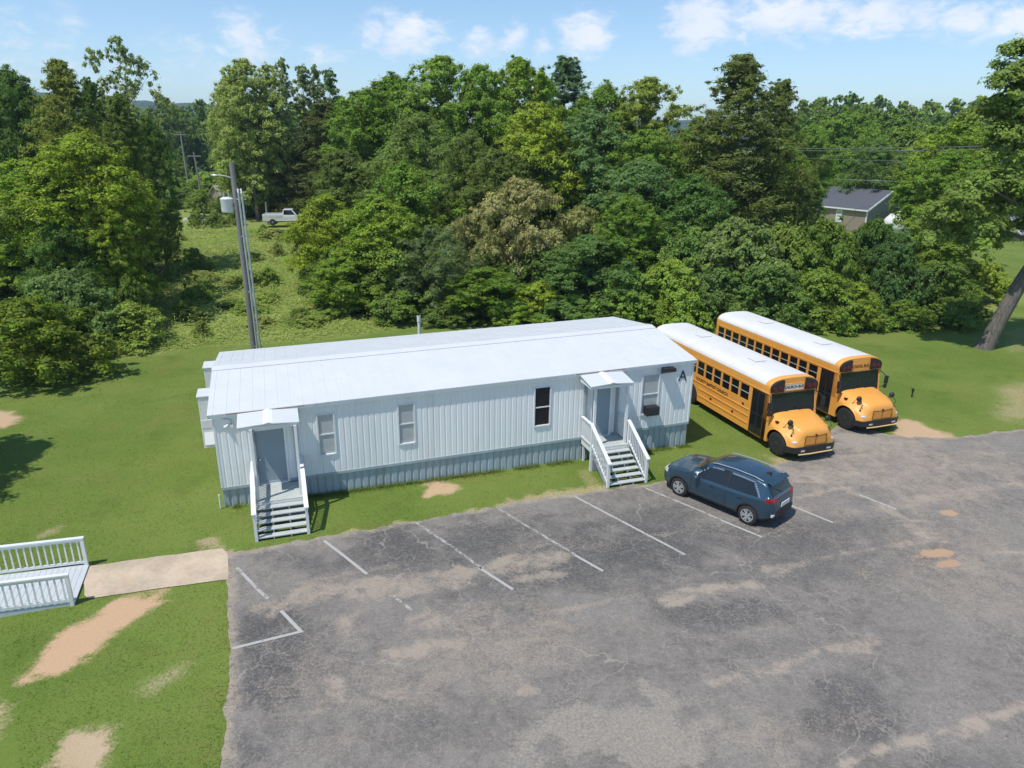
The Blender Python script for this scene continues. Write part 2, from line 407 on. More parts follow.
for a in [(347,624,22,17,.75),(335,690,12,13,.8),(425,648,42,9,.8),(470,640,30,14,.5),(318,712,24,5,.6),(428,619,24,10,.65),(395,590,70,9,.7),(300,600,45,10,.65),(300,700,40,20,.4),(530,692,14,5,.8),(455,672,26,7,.5),(415,690,40,14,.35),(540,577,22,4,.7),(700,590,40,6,.8),(752,586,16,6,.7),(480,610,60,8,.45),(590,545,60,5,.35),(540,545,40,6,.4),(240,730,14,30,.35),
          (560,640,120,20,.25),(880,470,90,16,.55),(930,500,90,12,.6),(960,560,60,14,.55),(975,520,55,40,.4),(850,440,24,9,.9),(880,450,40,10,.7),(975,455,60,14,.5),(820,478,40,6,.8),(770,470,30,5,.5),(735,560,60,4,.3),(980,610,60,30,.35)]: blob(dust, *a)
streak(dust, [(263,606),(310,593),(385,583),(430,577),(500,566),(560,556)], .42, .8)
streak(dust, [(668,600),(720,590),(753,585)], .3, .85)
streak(dust, [(712,684),(770,668),(812,655),(870,640)], .28, .8)
streak(dust, [(840,768),(900,744),(960,727),(1030,706)], .22, .95)
streak(dust, [(560,612),(600,603),(640,594)], .15, .6)
streak(dust, [(786,500),(815,494),(840,488),(880,484)], .25, .85)
streak(dust, [(838,488),(870,500),(905,520),(925,540)], .3, .75)
streak(dust, [(911,501),(960,493),(1012,484)], .3, .8)
streak(dust, [(770,572),(820,558),(880,548),(940,540)], .25, .7)
np.maximum(dust, sstep(.5, .02, polyline_d(GX, GY, lot_left) + nB*.5)*.9, out=dust); np.maximum(dust, sstep(.42, .02, polyline_d(GX, GY, lot_top) + nB*.5)*.8, out=dust)
streak(dust, [(290,585),(340,575),(400,565)], .15, .5); streak(dust, [(470,572),(560,552),(700,528)], .12, .4)
for a in [(500,650,150,46,.46,.8),(330,680,70,60,.36,.8),(900,470,140,40,.6,.8),(960,560,110,60,.45,.8),(720,640,120,40,.2,.8),(700,740,180,40,.4,.8)]: blob(dust, *a)
for a in [(450,545,90,30,.9,.8),(620,550,120,32,.9,.8),(800,545,90,34,.7,.8),(290,640,50,50,.5,.8)]: blob(darkm, *a)
for a in [(640,740,100,42,.95,.5),(590,725,55,26,.9,.4),(560,760,60,14,.7,.5),(700,700,40,10,.6,.5),(850,442,26,10,.9,.4),(800,462,40,8,.55,.5),(970,470,40,6,.5,.5)]: blob(pale, *a)
for a in [(950,513,15,5,1,.5),(936,553,17,5,1,.5),(947,564,12,4,.9,.5),(985,432,20,4,.5,.6),(1000,408,10,10,.6)]: blob(orange, *a)
for a in [(270,655,36,60,.9),(290,560,40,12,.7),(375,555,45,14,.6),(540,540,50,16,.5),(650,520,60,16,.6),(620,570,40,12,.5),(730,610,60,16,.8),(850,705,50,40,.8),(760,650,60,12,.4),(700,545,60,14,.5),(830,530,60,16,.6),(800,570,80,20,.55),(440,735,50,24,.5),(240,750,30,30,.7),(930,560,18,5,.9),(960,768,60,20,.4)]: blob(darkm, *a)
def mat_asphalt():
    m = NT('worn_asphalt'); p = m.pos(); du = m.attr('dust'); og = m.attr('orange'); dk = m.attr('dark'); pa = m.attr('pale')
    n1 = m.noise(.35, 5, .6, p); n2 = m.noise(2.2, 6, .7, p, .5); n3 = m.noise(16, 4, .75, p); n4 = m.noise(60, 3, .7, p)
    c = m.mix(m.ramp(n2, .3, .72), (.150, .137, .122), (.240, .217, .190))
    c = m.mix(m.math('MULTIPLY', m.ramp(n1, .42, .66), .65), c, (.245, .225, .198))
    c = m.mix(m.math('MULTIPLY', dk, .85), c, (.070, .070, .071))
    vo = m.n('ShaderNodeTexVoronoi'); vo.inputs['Scale'].default_value = 30; m.l(p, vo.inputs['Vector'])
    agg = m.ramp(vo.outputs['Distance'], .32, .1)
    wd = m.n('ShaderNodeVectorMath', operation='ADD'); nz = m.n('ShaderNodeTexNoise'); nz.inputs['Scale'].default_value = 2.5; nz.inputs['Detail'].default_value = 5
    m.l(p, nz.inputs['Vector']); sc = m.scale(nz.outputs['Color'], (.5, .5, .5)); m.l(p, wd.inputs[0]); m.l(sc, wd.inputs[1])
    def crack(scale, w):
        v = m.n('ShaderNodeTexVoronoi', feature='DISTANCE_TO_EDGE'); v.inputs['Scale'].default_value = scale; m.l(wd.outputs[0], v.inputs['Vector'])
        return m.ramp(v.outputs['Distance'], w, w * .25)
    cr1 = m.math('MULTIPLY', crack(3.4, .045), m.ramp(m.noise(.45, 4, .6, p), .42, .6))
    cr2 = m.math('MULTIPLY', crack(.26, .0065), m.math('MULTIPLY', m.ramp(m.noise(.2, 3, .6, p), .45, .6), .9))
    cr3 = m.math('MULTIPLY', crack(7.5, .08), m.ramp(m.noise(.33, 3, .6, m.scale(p, (1, 1, 1))), .44, .60))
    cracks = m.math('MAXIMUM', m.math('MULTIPLY', cr1, .75), m.math('MAXIMUM', cr2, m.math('MULTIPLY', cr3, .38)))
    c = m.mix(m.math('MULTIPLY', agg, m.ramp(n3, .5, .68)), c, (.34, .315, .28))
    n5 = m.noise(7.5, 5, .75, p)
    c = m.mix(m.math('MULTIPLY', m.ramp(n5, .50, .68), .30), c, (.34, .30, .25)); c = m.mix(m.math('MULTIPLY', m.ramp(n5, .46, .30), .38), c, (.060, .057, .055))
    c = m.mix(m.math('MULTIPLY', m.ramp(n3, .54, .66), .28), c, (.40, .36, .30)); c = m.mix(m.math('MULTIPLY', m.ramp(n3, .44, .34), .26), c, (.05, .048, .046))
    c = m.mix(m.math('MULTIPLY', m.ramp(n4, .56, .72), .5), c, (.30, .27, .235))
    c = m.mix(m.math('MULTIPLY', m.ramp(n4, .46, .3), .6), c, (.05, .05, .052))
    c = m.mix(m.math('MULTIPLY', cracks, .55), c, (.37, .335, .28))
    mp = m.n('ShaderNodeMapping'); mp.inputs['Rotation'].default_value = (0, 0, -.33); mp.inputs['Scale'].default_value = (.30, 1.5, 1); m.l(p, mp.inputs['Vector'])
    stn = m.noise(1.0, 6, .68, mp.outputs[0], .6); stm = m.math('MULTIPLY', m.ramp(stn, .52, .74), m.ramp(m.noise(.22, 3, .6, p), .38, .62))
    du = m.math('MINIMUM', m.math('ADD', m.math('MULTIPLY', du, m.math('ADD', .55, m.math('MULTIPLY', m.ramp(m.noise(1.7, 6, .72, p, .8), .36, .6), .5))), m.math('MULTIPLY', stm, .42)), 1.0)
    k = m.math('ADD', du, m.math('MULTIPLY', m.math('SUBTRACT', m.math('ADD', m.math('MULTIPLY', n3, .6), m.math('MULTIPLY', n4, .4)), .5), m.math('MULTIPLY', m.ramp(du, .0, .3), 1.7)))
    c = m.mix(m.math('MULTIPLY', m.ramp(k, .12, .95), .85), c, m.mix(n2, (.33, .272, .21), (.43, .36, .285)))
    k2 = m.math('ADD', pa, m.math('MULTIPLY', m.math('SUBTRACT', n3, .5), m.math('MULTIPLY', m.ramp(pa, .0, .3), 1.2)))
    c = m.mix(m.math('MULTIPLY', m.ramp(k2, .25, 1.0), .75), c, m.mix(m.ramp(n3, .3, .7), (.24, .215, .18), (.36, .325, .27)))
    c = m.mix(m.math('MULTIPLY', m.ramp(m.math('ADD', og, m.math('MULTIPLY', m.math('SUBTRACT', n3, .5), .7)), .45, .8), og), c, (.44, .29, .18))
    h = m.math('SUBTRACT', m.math('ADD', m.math('MULTIPLY', n4, .5), m.math('MULTIPLY', n3, .5)), m.math('MULTIPLY', cracks, .6))
    m.princ(c, .88, 0, .2, m.bump(h, .5, .02)); return m.mat
lot = npmesh('parking_lot', np.stack([GX, GY, np.full(GX.shape, .012)], -1).reshape(-1, 3), FL, mat_asphalt(), None, True,
             {'dust': dust.ravel(), 'orange': orange.ravel(), 'dark': darkm.ravel(), 'pale': pale.ravel()})
setp(lot, 'cracked grey asphalt parking lot with tan dust and patches', 'parking lot', None, 'structure')

# concrete path
pp = resample(path_poly + [path_poly[0]], .3); mb = MB()
j = (fbm(np.arange(len(pp))*.6, np.zeros(len(pp)), 8) - .5) * .12; pp = pp + j[:, None]
mb.poly([(x, y, .022) for x, y in pp])
setp(mb.build('path', M['concrete']), 'short pale concrete path from ramp to lot', 'path', None, 'structure')

# painted lines
def mat_line():
    m = NT('worn_line_paint'); p = m.pos(); n = m.noise(5, 6, .75, p); n2 = m.noise(30, 3, .7, p)
    w = m.n('ShaderNodeObjectInfo').outputs['Color']; sp_ = m.n('ShaderNodeSeparateColor'); m.l(w, sp_.inputs[0])
    f = m.math('ADD', m.math('MULTIPLY', n, .6), m.math('MULTIPLY', n2, .4))
    f = m.math('SUBTRACT', f, m.math('MULTIPLY', sp_.outputs[0], .30))
    b = m.princ(m.mix(n2, (.34, .33, .31), (.49, .475, .44)), .8, 0, .2)
    tr = m.n('ShaderNodeBsdfTransparent'); mx = m.n('ShaderNodeMixShader'); m.l(m.ramp(f, .28, .40), mx.inputs[0]); m.l(b.outputs[0], mx.inputs[1]); m.l(tr.outputs[0], mx.inputs[2])
    m.l(mx.outputs[0], m.out.inputs[0]); return m.mat
ML = mat_line()
def line(pts, keep, w=.095, lab=None):
    wp = P(pts); mb = MB(); n = len(wp); L = []; Rr = []
    for i, q in enumerate(wp):
        q = Vector(q); a = Vector(wp[max(i-1, 0)]); b = Vector(wp[min(i+1, n-1)])
        if 0 < i < n-1:
            t1 = (q - a).normalized(); t2 = (b - q).normalized(); nn = Vector((-t1.y - t2.y, t1.x + t2.x)).normalized(); k = w/2 / max(.4, nn.dot(Vector((-t1.y, t1.x))))
        else: t1 = (b - a).normalized(); nn = Vector((-t1.y, t1.x)); k = w/2
        L.append(q + nn*k); Rr.append(q - nn*k)
    vs = [(x.x, x.y, .017) for x in L] + [(x.x, x.y, .017) for x in Rr]
    mb.add(vs, [(i, i+1, n+i+1, n+i) for i in range(n-1)])
    o = mb.build('painted_line', ML); o.color = (keep, 0, 0, 1)
    setp(o, lab, 'painted line', None, 'structure')
line([(237,568),(258,590),(268,599)], .75); line([(281,611),(301,632),(232,649)], 1.0)
line([(324,541),(345,557),(367,574.5)], .95); line([(391,595),(402,603),(412,611)], .6)
line([(416,523),(452,547),(482,569)], .58); line([(479,568),(496,579),(513,590)], .85)
line([(498,509),(530,528),(575,555)], .6); line([(574,555),(603,571.5)], .9)
line([(575,497),(630,526),(685,555)], .8)
line([(645.5,488.5),(700,511),(722,521)], .7); line([(722,521),(762,537.5)], .95)
line([(790,505.5),(833,523)], .95); line([(859,495),(896,509.5)], .9)

# road at the far right
mb = MB(); r0 = Vector((36.5, 44)); r1 = Vector((70, 100)); t = (r1 - r0).normalized(); nn = Vector((t.y, -t.x)); r0 = r0 - t*60
for c, a, b, z in ((0, 0, 6.6, .03),): mb.poly([(*(r0 + nn*a), z), (*(r0 + nn*b), z), (*(r1 + t*200 + nn*b), z), (*(r1 + t*200 + nn*a), z)])
setp(mb.build('road', paint('road_asphalt', (.20, .20, .20), .85, .1, .6)), 'grey side road behind the leaning tree', 'road', None, 'structure')
mb = MB()
for a in (.25, 6.2): mb.poly([(*(r0 + nn*a), .035), (*(r0 + nn*(a+.14)), .035), (*(r1 + t*200 + nn*(a+.14)), .035), (*(r1 + t*200 + nn*a), .035)])
setp(mb.build('road_marking', M['signwhite']), 'white edge lines of the side road', 'road line', None, 'structure')

# ------------------------------------------------------------------ grass blades (lawn) and meadow weeds
def tri_blades(name, px, py, hgt, wid, lean, mat, pz=None):
    n = len(px); a = rng.uniform(0, 2*np.pi, n); dx = np.cos(a)*wid/2; dy = np.sin(a)*wid/2; pz = np.zeros(n) if pz is None else pz
    lx_ = rng.normal(0, lean, n)*hgt; ly_ = rng.normal(0, lean, n)*hgt
    V = np.stack([np.stack([px-dx, py-dy, pz], -1), np.stack([px+dx, py+dy, pz], -1), np.stack([px+lx_, py+ly_, pz+hgt], -1)], 1).reshape(-1, 3)
    return npmesh(name, V, np.arange(3*n).reshape(n, 3), mat)
def mat_blade(name, c1, c2, c3):
    m = NT(name); r = m.n('ShaderNodeNewGeometry').outputs['Random Per Island']; p = m.pos()
    c = m.mix(m.ramp(m.noise(.16, 5, .6, p), .35, .66), c1, c2); c = m.mix(m.math('MULTIPLY', m.ramp(r, .55, 1), .7), c, c3)
    d = m.n('ShaderNodeBsdfDiffuse'); m.l(c, d.inputs[0]); t = m.n('ShaderNodeBsdfTranslucent'); m.l(c, t.inputs[0])
    mx = m.n('ShaderNodeMixShader'); mx.inputs[0].default_value = .35; m.l(d.outputs[0], mx.inputs[1]); m.l(t.outputs[0], mx.inputs[2]); m.l(mx.outputs[0], m.out.inputs[0]); return m.mat
N = 460000
u = rng.uniform(0, 1, N); gx = rng.uniform(-24, 30, N); gy = 9 + 34 * u**1.5
vis = (np.abs(gx) < gy*.8 + 1)
gx, gy = gx[vis], gy[vis]
ok = polysd(gx, gy, lot_poly) < .12 + rng.normal(0, .06, len(gx))
ok &= polysd(gx, gy, path_poly) < .05
ok &= polysd(gx, gy, trailer_poly) < 0
bb, oo = bare_maps(gx, gy); ok &= rng.uniform(0, 1, len(gx)) > bb*1.5
gx, gy = gx[ok], gy[ok]
hh = rng.uniform(.015, .036, len(gx)) * (.7 + .6*fbm(gx, gy, 41))
edge = np.abs(polysd(gx, gy, lot_poly)) < .35; hh[edge] *= 1.5
nb_ = 5200; ts = rng.uniform(-.3, 18.2, nb_); td = -np.abs(rng.normal(0, .10, nb_)) - .0; ex_x = T_X0 + ts*math.cos(T_YAW) - td*math.sin(T_YAW); ex_y = T_Y0 + ts*math.sin(T_YAW) + td*math.cos(T_YAW)
keep_ = fbm(ts*1.3, ts*0, 61) > .38; ex_x, ex_y = ex_x[keep_], ex_y[keep_]; gx = np.r_[gx, ex_x]; gy = np.r_[gy, ex_y]; hh = np.r_[hh, rng.uniform(.05, .2, len(ex_x))]
lg = tri_blades('lawn_grass', gx, gy, hh, rng.uniform(.010, .024, len(gx)), 1.2, mat_blade('grass_blades', (.14, .21, .036), (.195, .255, .055), (.27, .285, .115)))
setp(lg, 'short mown grass blades over the lawn', 'grass', None, 'stuff')

N = 230000
mx_ = rng.uniform(-48, 30, N); my_ = 38 + 66*rng.uniform(0, 1, N)**1.35
md = polysd(mx_, my_, P([(60,372),(120,360),(170,352.5),(212,346),(300,342),(430,326),(560,320),(700,318),(840,323),(990,318)]) + [(30, 60), (2, 86), (-60, 86), (-50, 40)])
ok = (md > rng.uniform(-.3, .5, N)) & (np.abs(mx_) < my_*.8 + 3); mx_, my_, md = mx_[ok], my_[ok], md[ok]
mz = terrain(mx_, my_); cl = fbm(mx_*.45, my_*.45, 77, 4); tall = sstep(.38, .62, cl)*.75 + .25
hz = mz + tall*sstep(0, 2.5, md)*rng.uniform(.02, 1, len(mx_))**.8*.95
n = len(mx_); s_ = rng.uniform(.10, .24, n)*(.6 + my_/130); nrm = rng.normal(0, .75, (n, 3)); nrm[:, 2] = np.abs(nrm[:, 2]) + 2.2; nrm /= np.linalg.norm(nrm, axis=1)[:, None]
def leafquads(C, Nn, L, Wd, rg):
    a = rg.normal(0, 1, Nn.shape); t = a - Nn*(a*Nn).sum(1)[:, None]; t /= np.linalg.norm(t, axis=1)[:, None] + 1e-9; b = np.cross(Nn, t)
    L = L[:, None]; Wd = Wd[:, None]
    V = np.stack([C - t*L*.5, C + b*Wd*.5 + Nn*L*.06, C + t*L*.5, C - b*Wd*.5 + Nn*L*.06], 1).reshape(-1, 3)
    return V, np.arange(4*len(C)).reshape(-1, 4)
V, Fm = leafquads(np.stack([mx_, my_, hz], -1), nrm, s_*1.4, s_*.38, rng)
mw = npmesh('meadow_weeds', V, Fm, mat_blade('weeds', (.26, .39, .066), (.40, .49, .12), (.54, .53, .25)))
setp(mw, 'tall unmown weeds filling the field behind the building', 'weeds', None, 'stuff')

# far hill
def hill(name, az0, az1, dist, hts, seed, lab):
    n = 90; rows = 10; V = []; A = np.linspace(az0, az1, n)
    for i in range(rows):
        k = i/(rows-1)
        for jx, a in enumerate(A):
            rr = dist + 900*(k-.5); base = np.interp((a-az0)/(az1-az0), np.linspace(0, 1, len(hts)), hts)
            z = base*math.sin(math.pi*k)**.8*(.9+.2*float(fbm(np.array(jx*.15), np.array(i*.7), seed))) + 5*float(vnoise(np.array(jx*1.3), np.array(i*2.1), seed)) - 4
            V.append((rr*math.sin(a), rr*math.cos(a), z))
    I = np.arange(n*rows).reshape(rows, n); Fh = np.stack([I[:-1,:-1], I[:-1,1:], I[1:,1:], I[1:,:-1]], -1).reshape(-1, 4)
    m = NT('wooded_hill'); nn_ = m.noise(.03, 6, .7, m.pos()); m.princ(m.mix(m.ramp(nn_, .35, .65), (.03, .055, .02), (.07, .11, .035)), 1, 0, 0, m.bump(nn_, 1, 12))
    setp(npmesh(name, V, Fh, m.mat, None, True), lab, 'hill', None, 'structure')
hill('hill', -1.1, -.12, 2100, [40, 80, 100, 118, 112, 100, 84, 60, 20], 3, 'long wooded ridge on the horizon beyond the left gap')
hill('hill', -.15, 1.2, 2300, [10, 60, 75, 70, 80, 85, 90, 80, 60], 5, 'long wooded ridge on the horizon beyond the right wood')
# ------------------------------------------------------------------ portable building
def TS(x, y, z): return (x, y, z + x * T_TILT)   # floor rises against the sloping lot
bld = empty('portable_building', (T_X0, T_Y0, 0), T_YAW, 'long white corrugated metal classroom trailer with a low white roof', 'building')
SILL, EAVE, L_, D_ = .755, 3.40, T_L, T_D
def corr_wall(name, length, z0, z1, pitch, depth, gw, openings, place, mat, parent, zlow=None):
    xs = set([0.0, length]); x = 0
    offs = {}
    prof = []
    while x < length:
        for dx_, d in ((0, 0), (pitch - gw*2, 0), (pitch - gw*1.5, depth), (pitch - gw*.5, depth)): prof.append((x + dx_, d))
        x += pitch
    prof.append((length, 0)); prof = [q for q in prof if q[0] <= length]
    px_ = [q[0] for q in prof]; pd_ = [q[1] for q in prof]
    for o in openings: xs |= {o[0], o[1]}
    xs |= set(px_); xs = sorted(xs); zs = sorted({z0, z1} | {o[2] for o in openings} | {o[3] for o in openings})
    mb = MB(place); idx = {}
    for i, xx in enumerate(xs):
        d = float(np.interp(xx, px_, pd_))
        for jz, z in enumerate(zs): idx[i, jz] = len(mb.v); mb.v.append((xx, d, z))
    for i in range(len(xs)-1):
        for jz in range(len(zs)-1):
            cx = (xs[i]+xs[i+1])/2; cz = (zs[jz]+zs[jz+1])/2
            if any(o[0] < cx < o[1] and o[2] < cz < o[3] for o in openings): continue
            mb.f.append([idx[i, jz], idx[i+1, jz], idx[i+1, jz+1], idx[i, jz+1]]); mb.m.append(0)
    return mb.build(name, mat, parent)
wins = [(3.28,3.81,1.47,2.96,'blind'), (6.04,6.59,1.48,2.97,'blind'), (11.16,11.77,1.47,3.0,'blacknight'), (15.66,16.38,1.36,2.99,'blind')]
doors = [(1.20,2.16,.66,2.66), (13.58,14.20,.66,2.69)]
doors[1] = (13.52, 14.30, .66, 2.69)
ops = [w[:4] for w in wins] + doors
corr_wall('wall', L_, SILL, EAVE - .02, .21, .012, .035, ops, TS, M['wall'], bld)
corr_wall('wall', D_, SILL, EAVE + .0, .21, .012, .035, [], lambda a, d, z: TS(d, D_ - a, z), M['wall'], bld)
corr_wall('wall', D_, SILL, EAVE + .0, .21, .012, .035, [], lambda a, d, z: TS(L_ - d, a, z), M['wall'], bld)
corr_wall('wall', L_, SILL, EAVE - .02, .21, .012, .035, [], lambda a, d, z: TS(L_ - a, D_ - d, z), M['wall'], bld)
for s in (.02, L_ - .02):
    g = MB(TS); g.poly([(s, .02, EAVE - .05), (s, D_ - .02, EAVE - .05), (s, D_/2, EAVE + .42)]); g.build('gable', M['wall'], bld)
sk = .05
corr_wall('skirt', L_ - .04, -.5, SILL - .09, .26, .03, .05, [], lambda a, d, z: TS(a + .02, d + sk, z), M['skirt'], bld)
corr_wall('skirt', D_ - .1, -.5, SILL - .09, .26, .03, .05, [], lambda a, d, z: TS(d + .02, D_ - .05 - a, z), M['skirt'], bld)
corr_wall('skirt', D_ - .1, -.5, SILL - .09, .26, .03, .05, [], lambda a, d, z: TS(L_ - .02 - d, a + .05, z), M['skirt'], bld)
corr_wall('skirt', L_ - .04, -.5, SILL - .09, .26, .03, .05, [], lambda a, d, z: TS(L_ - .02 - a, D_ - .05 - d, z), M['skirt'], bld)
b = MB(TS); b.box(-.012, L_ + .012, -.012, .06, SILL - .10, SILL + .0); b.box(-.012, .06, .06, D_, SILL - .10, SILL); b.box(L_ - .06, L_ + .012, .06, D_, SILL - .10, SILL)
b.build('sill_flashing', M['skirt'], bld)
fl = MB(TS); fl.box(.1, L_ - .1, .1, D_ - .1, SILL - .2, SILL - .1); fl.build('floor', M['greymetal'], bld)
for s in (0, L_):
    b = MB(TS); b.box(s - .05 if s else -.014, s + .014 if s else .05, -.015, .05, SILL + .003, EAVE - .12); b.build('corner_trim', M['trim'], bld)
# roof: two slopes with standing seams and a ridge cap
RZ = EAVE + .52; OV = .13
def slope(y): return EAVE + .035 + (RZ - EAVE - .035) * (1 - abs(y - D_/2) / (D_/2 + OV)) 
r = MB(TS); x0, x1 = -.14, L_ + .06
ye0, ye1, yr = -OV, D_ + OV, D_/2
for (ya, yb) in ((ye0, yr), (ye1, yr)):
    za, zb = EAVE + .03, RZ
    r.hexa([(x0, ya, za - .035), (x1, ya, za - .035), (x1, yb, zb - .035), (x0, yb, zb - .035), (x0, ya, za), (x1, ya, za), (x1, yb, zb), (x0, yb, zb)])
    x = .02; k = 0
    while x < L_:
        w = .018
        r.hexa([(x, ya, za + .001), (x + w, ya, za + .001), (x + w, yb, zb + .001), (x, yb, zb + .001), (x + .005, ya, za + .009), (x + w - .005, ya, za + .009), (x + w - .005, yb, zb + .009), (x + .005, yb, zb + .009)])
        x += .405
r.build('roof', M['roof'], bld)
b = MB(TS)
for sg in (-1, 1):
    ya = yr + sg*.36; za = RZ - .36/(D_/2 + OV)*(RZ - EAVE - .03) + .016
    b.hexa([(x0 - .01, yr, RZ + .014), (x1 + .01, yr, RZ + .014), (x1 + .01, ya, za - .004), (x0 - .01, ya, za - .004), (x0 - .01, yr, RZ + .026), (x1 + .01, yr, RZ + .026), (x1 + .01, ya, za + .002), (x0 - .01, ya, za + .002)])
b.build('ridge_cap', M['roof'], bld)
b = MB(TS); b.box(x0 + .01, x1 - .01, -OV + .02, -.02, EAVE - .11, EAVE - .008); b.box(x0 + .01, x1 - .01, D_ + .02, D_ + OV - .02, EAVE - .11, EAVE - .008)
for s in (x0 + .012, x1 - .05):
    for (ya, yb) in ((-OV + .02, yr), (D_ + OV - .02, yr)):
        b.hexa([(s, ya, EAVE - .11), (s + .035, ya, EAVE - .11), (s + .035, yb, RZ - .17), (s, yb, RZ - .17), (s, ya, EAVE - .009), (s + .035, ya, EAVE - .009), (s + .035, yb, RZ - .04), (s, yb, RZ - .04)])
b.build('eave_fascia', M['wall'], bld)
M['rust'] = paint('rusty_edge', (.30, .17, .11), .8, .35, 6, dirt=(.5, .45, .4), dirtamt=.6)
for (sa, sb) in ((.45, 2.9), (12.75, 14.8)):
    b = MB(TS); b.box(sa, sb, -OV - .004, -OV + .018, EAVE - .022, EAVE + .012); b.build('eave_flashing', M['rust'], bld)
# windows
for (a, c, z0, z1, gm) in wins:
    w = MB(TS); fw = .045; y0, y1 = -.035, .05
    w.box(a - fw, a + .012, y0, y1, z0 - fw, z1 + fw); w.box(c - .012, c + fw, y0, y1, z0 - fw, z1 + fw)
    w.box(a + .012, c - .012, y0, y1, z1 - .012, z1 + fw); w.box(a + .012, c - .012, y0 - .012, y1, z0 - fw, z0 + .012)
    wf = w.build('window', M['trim'], bld, bevel=.004)
    zm = (z0 + z1)/2 - (.03 if gm != 'blind' else 0)
    p = MB(TS); p.box(a + .013, c - .013, .012, .02, zm + .022, z1 - .013); p.box(a + .013, c - .013, .020, .028, z0 + .013, zm - .022); p.build('pane', M[gm], wf)
    s = MB(TS); s.box(a + .013, c - .013, -.012, .034, zm - .021, zm + .021); s.build('meeting_rail', M['trim'], wf)
# doors
for k, (a, c, z0, z1) in enumerate(doors):
    d = MB(TS); d.box(a + .02, c - .02, .012, .05, z0 + .02, z1 - .02); dd = d.build('door', M['door'], bld)
    f_ = MB(TS); f_.box(a - .05, a + .015, -.02, .06, z0, z1 + .05); f_.box(c - .015, c + .05, -.02, .06, z0, z1 + .05); f_.box(a + .015, c - .015, -.02, .06, z1 - .015, z1 + .05); f_.box(a + .015, c - .015, -.025, .06, z0 - .02, z0 + .018)
    f_.build('door_frame', M['wall'], dd)
    h = MB(TS); hx = a + .12; h.lathe([(-.012, .032), (.012, .032)], (hx, .0, z0 + .95), 'y', 12); h.lathe([(-.05, .012), (-.02, .012)], (hx, 0, z0 + .95), 'y', 10); h.ellipsoid((hx, -.065, z0 + .95), (.03, .025, .03), 10)
    h.build('handle', M['galv'], dd)
# letter A
def text_mesh(txt, size, ext=.004, bold=0.0, align='CENTER'):
    cu = bpy.data.curves.new('t', 'FONT'); cu.body = txt; cu.size = size; cu.extrude = ext; cu.offset = bold; cu.align_x = align; cu.resolution_u = 3
    ob = bpy.data.objects.new('t', cu); COL.objects.link(ob); dg = bpy.context.evaluated_depsgraph_get(); dg.update()
    me = bpy.data.meshes.new_from_object(ob.evaluated_get(dg)); bpy.data.objects.remove(ob); bpy.data.curves.remove(cu); return me
def put_text(name, txt, size, mat, parent, loc, rot, sx=1, bold=.0, align='CENTER', ext=.004):
    me = text_mesh(txt, size, ext, bold, align); me.materials.clear(); me.materials.append(mat)
    o = link(name, me, parent); o.location = loc; o.rotation_euler = rot; o.scale = (sx, 1, 1); return o
put_text('letter', 'A', .62, M['blueletter'], bld, TS(17.43, -.016, 2.575), (math.pi/2, 0, 0), .95, .002)
# downspout stub at the near corner
b = MB(TS); b.tube([(-.10, -.05, .04), (-.10, -.05, .55)], .03, 8); b.build('drain_pipe', M['trim'], bld)

# fixtures on the building
def on_b(s, d, z): q = tl(s, d); return (q[0], q[1], z + s*T_TILT)
fl = empty('floodlight', on_b(16.66, 0, 3.15), T_YAW, 'dark box floodlight under the eave above the right-hand window', 'floodlight')
b = MB(); b.hexa([(-.26,-.36,-.02),(.26,-.36,-.02),(.26,-.05,-.16),(-.26,-.05,-.16),(-.24,-.34,.12),(.24,-.34,.12),(.24,-.05,.10),(-.24,-.05,.10)]); b.build('housing', M['dark'], fl, bevel=.012)
b = MB(); b.hexa([(-.21,-.33,-.043),(.21,-.33,-.043),(.21,-.09,-.155),(-.21,-.09,-.155),(-.21,-.34,-.030),(.21,-.34,-.030),(.21,-.09,-.135),(-.21,-.09,-.135)]); b.build('lens', M['clear'], fl)
b = MB(); b.box(-.09, .09, -.05, .02, -.1, .1); b.build('bracket', M['greymetal'], fl)
ac = empty('window_air_conditioner', on_b(16.06, 0, 1.35), T_YAW, 'black window air conditioner below the pane near the letter A', 'air conditioner')
b = MB(); b.box(-.28, .28, -.30, .02, -.0, .36); b.build('case', M['dark'], ac, bevel=.015)
b = MB()
for i in range(11): b.box(-.25, .25, -.312, -.301, .02 + i*.029, .033 + i*.029)
b.build('grille', M['vinyl'], ac)
wl = empty('wall_lamp', on_b(.56, 0, 2.95), T_YAW, 'small white porch lamp with conduit left of the left canopy', 'wall lamp')
b = MB(); b.box(-.06, .06, -.05, .02, -.06, .06); b.tube([(-.1, -.05, .05), (-.22, -.1, -.02)], [.035, .06], 10); b.build('lamp_head', M['trim'], wl)
b = MB(); b.tube([(0, -.025, .06), (0, -.025, .22), (-.25, -.025, .27)], .012, 6); b.build('conduit', M['galv'], wl)
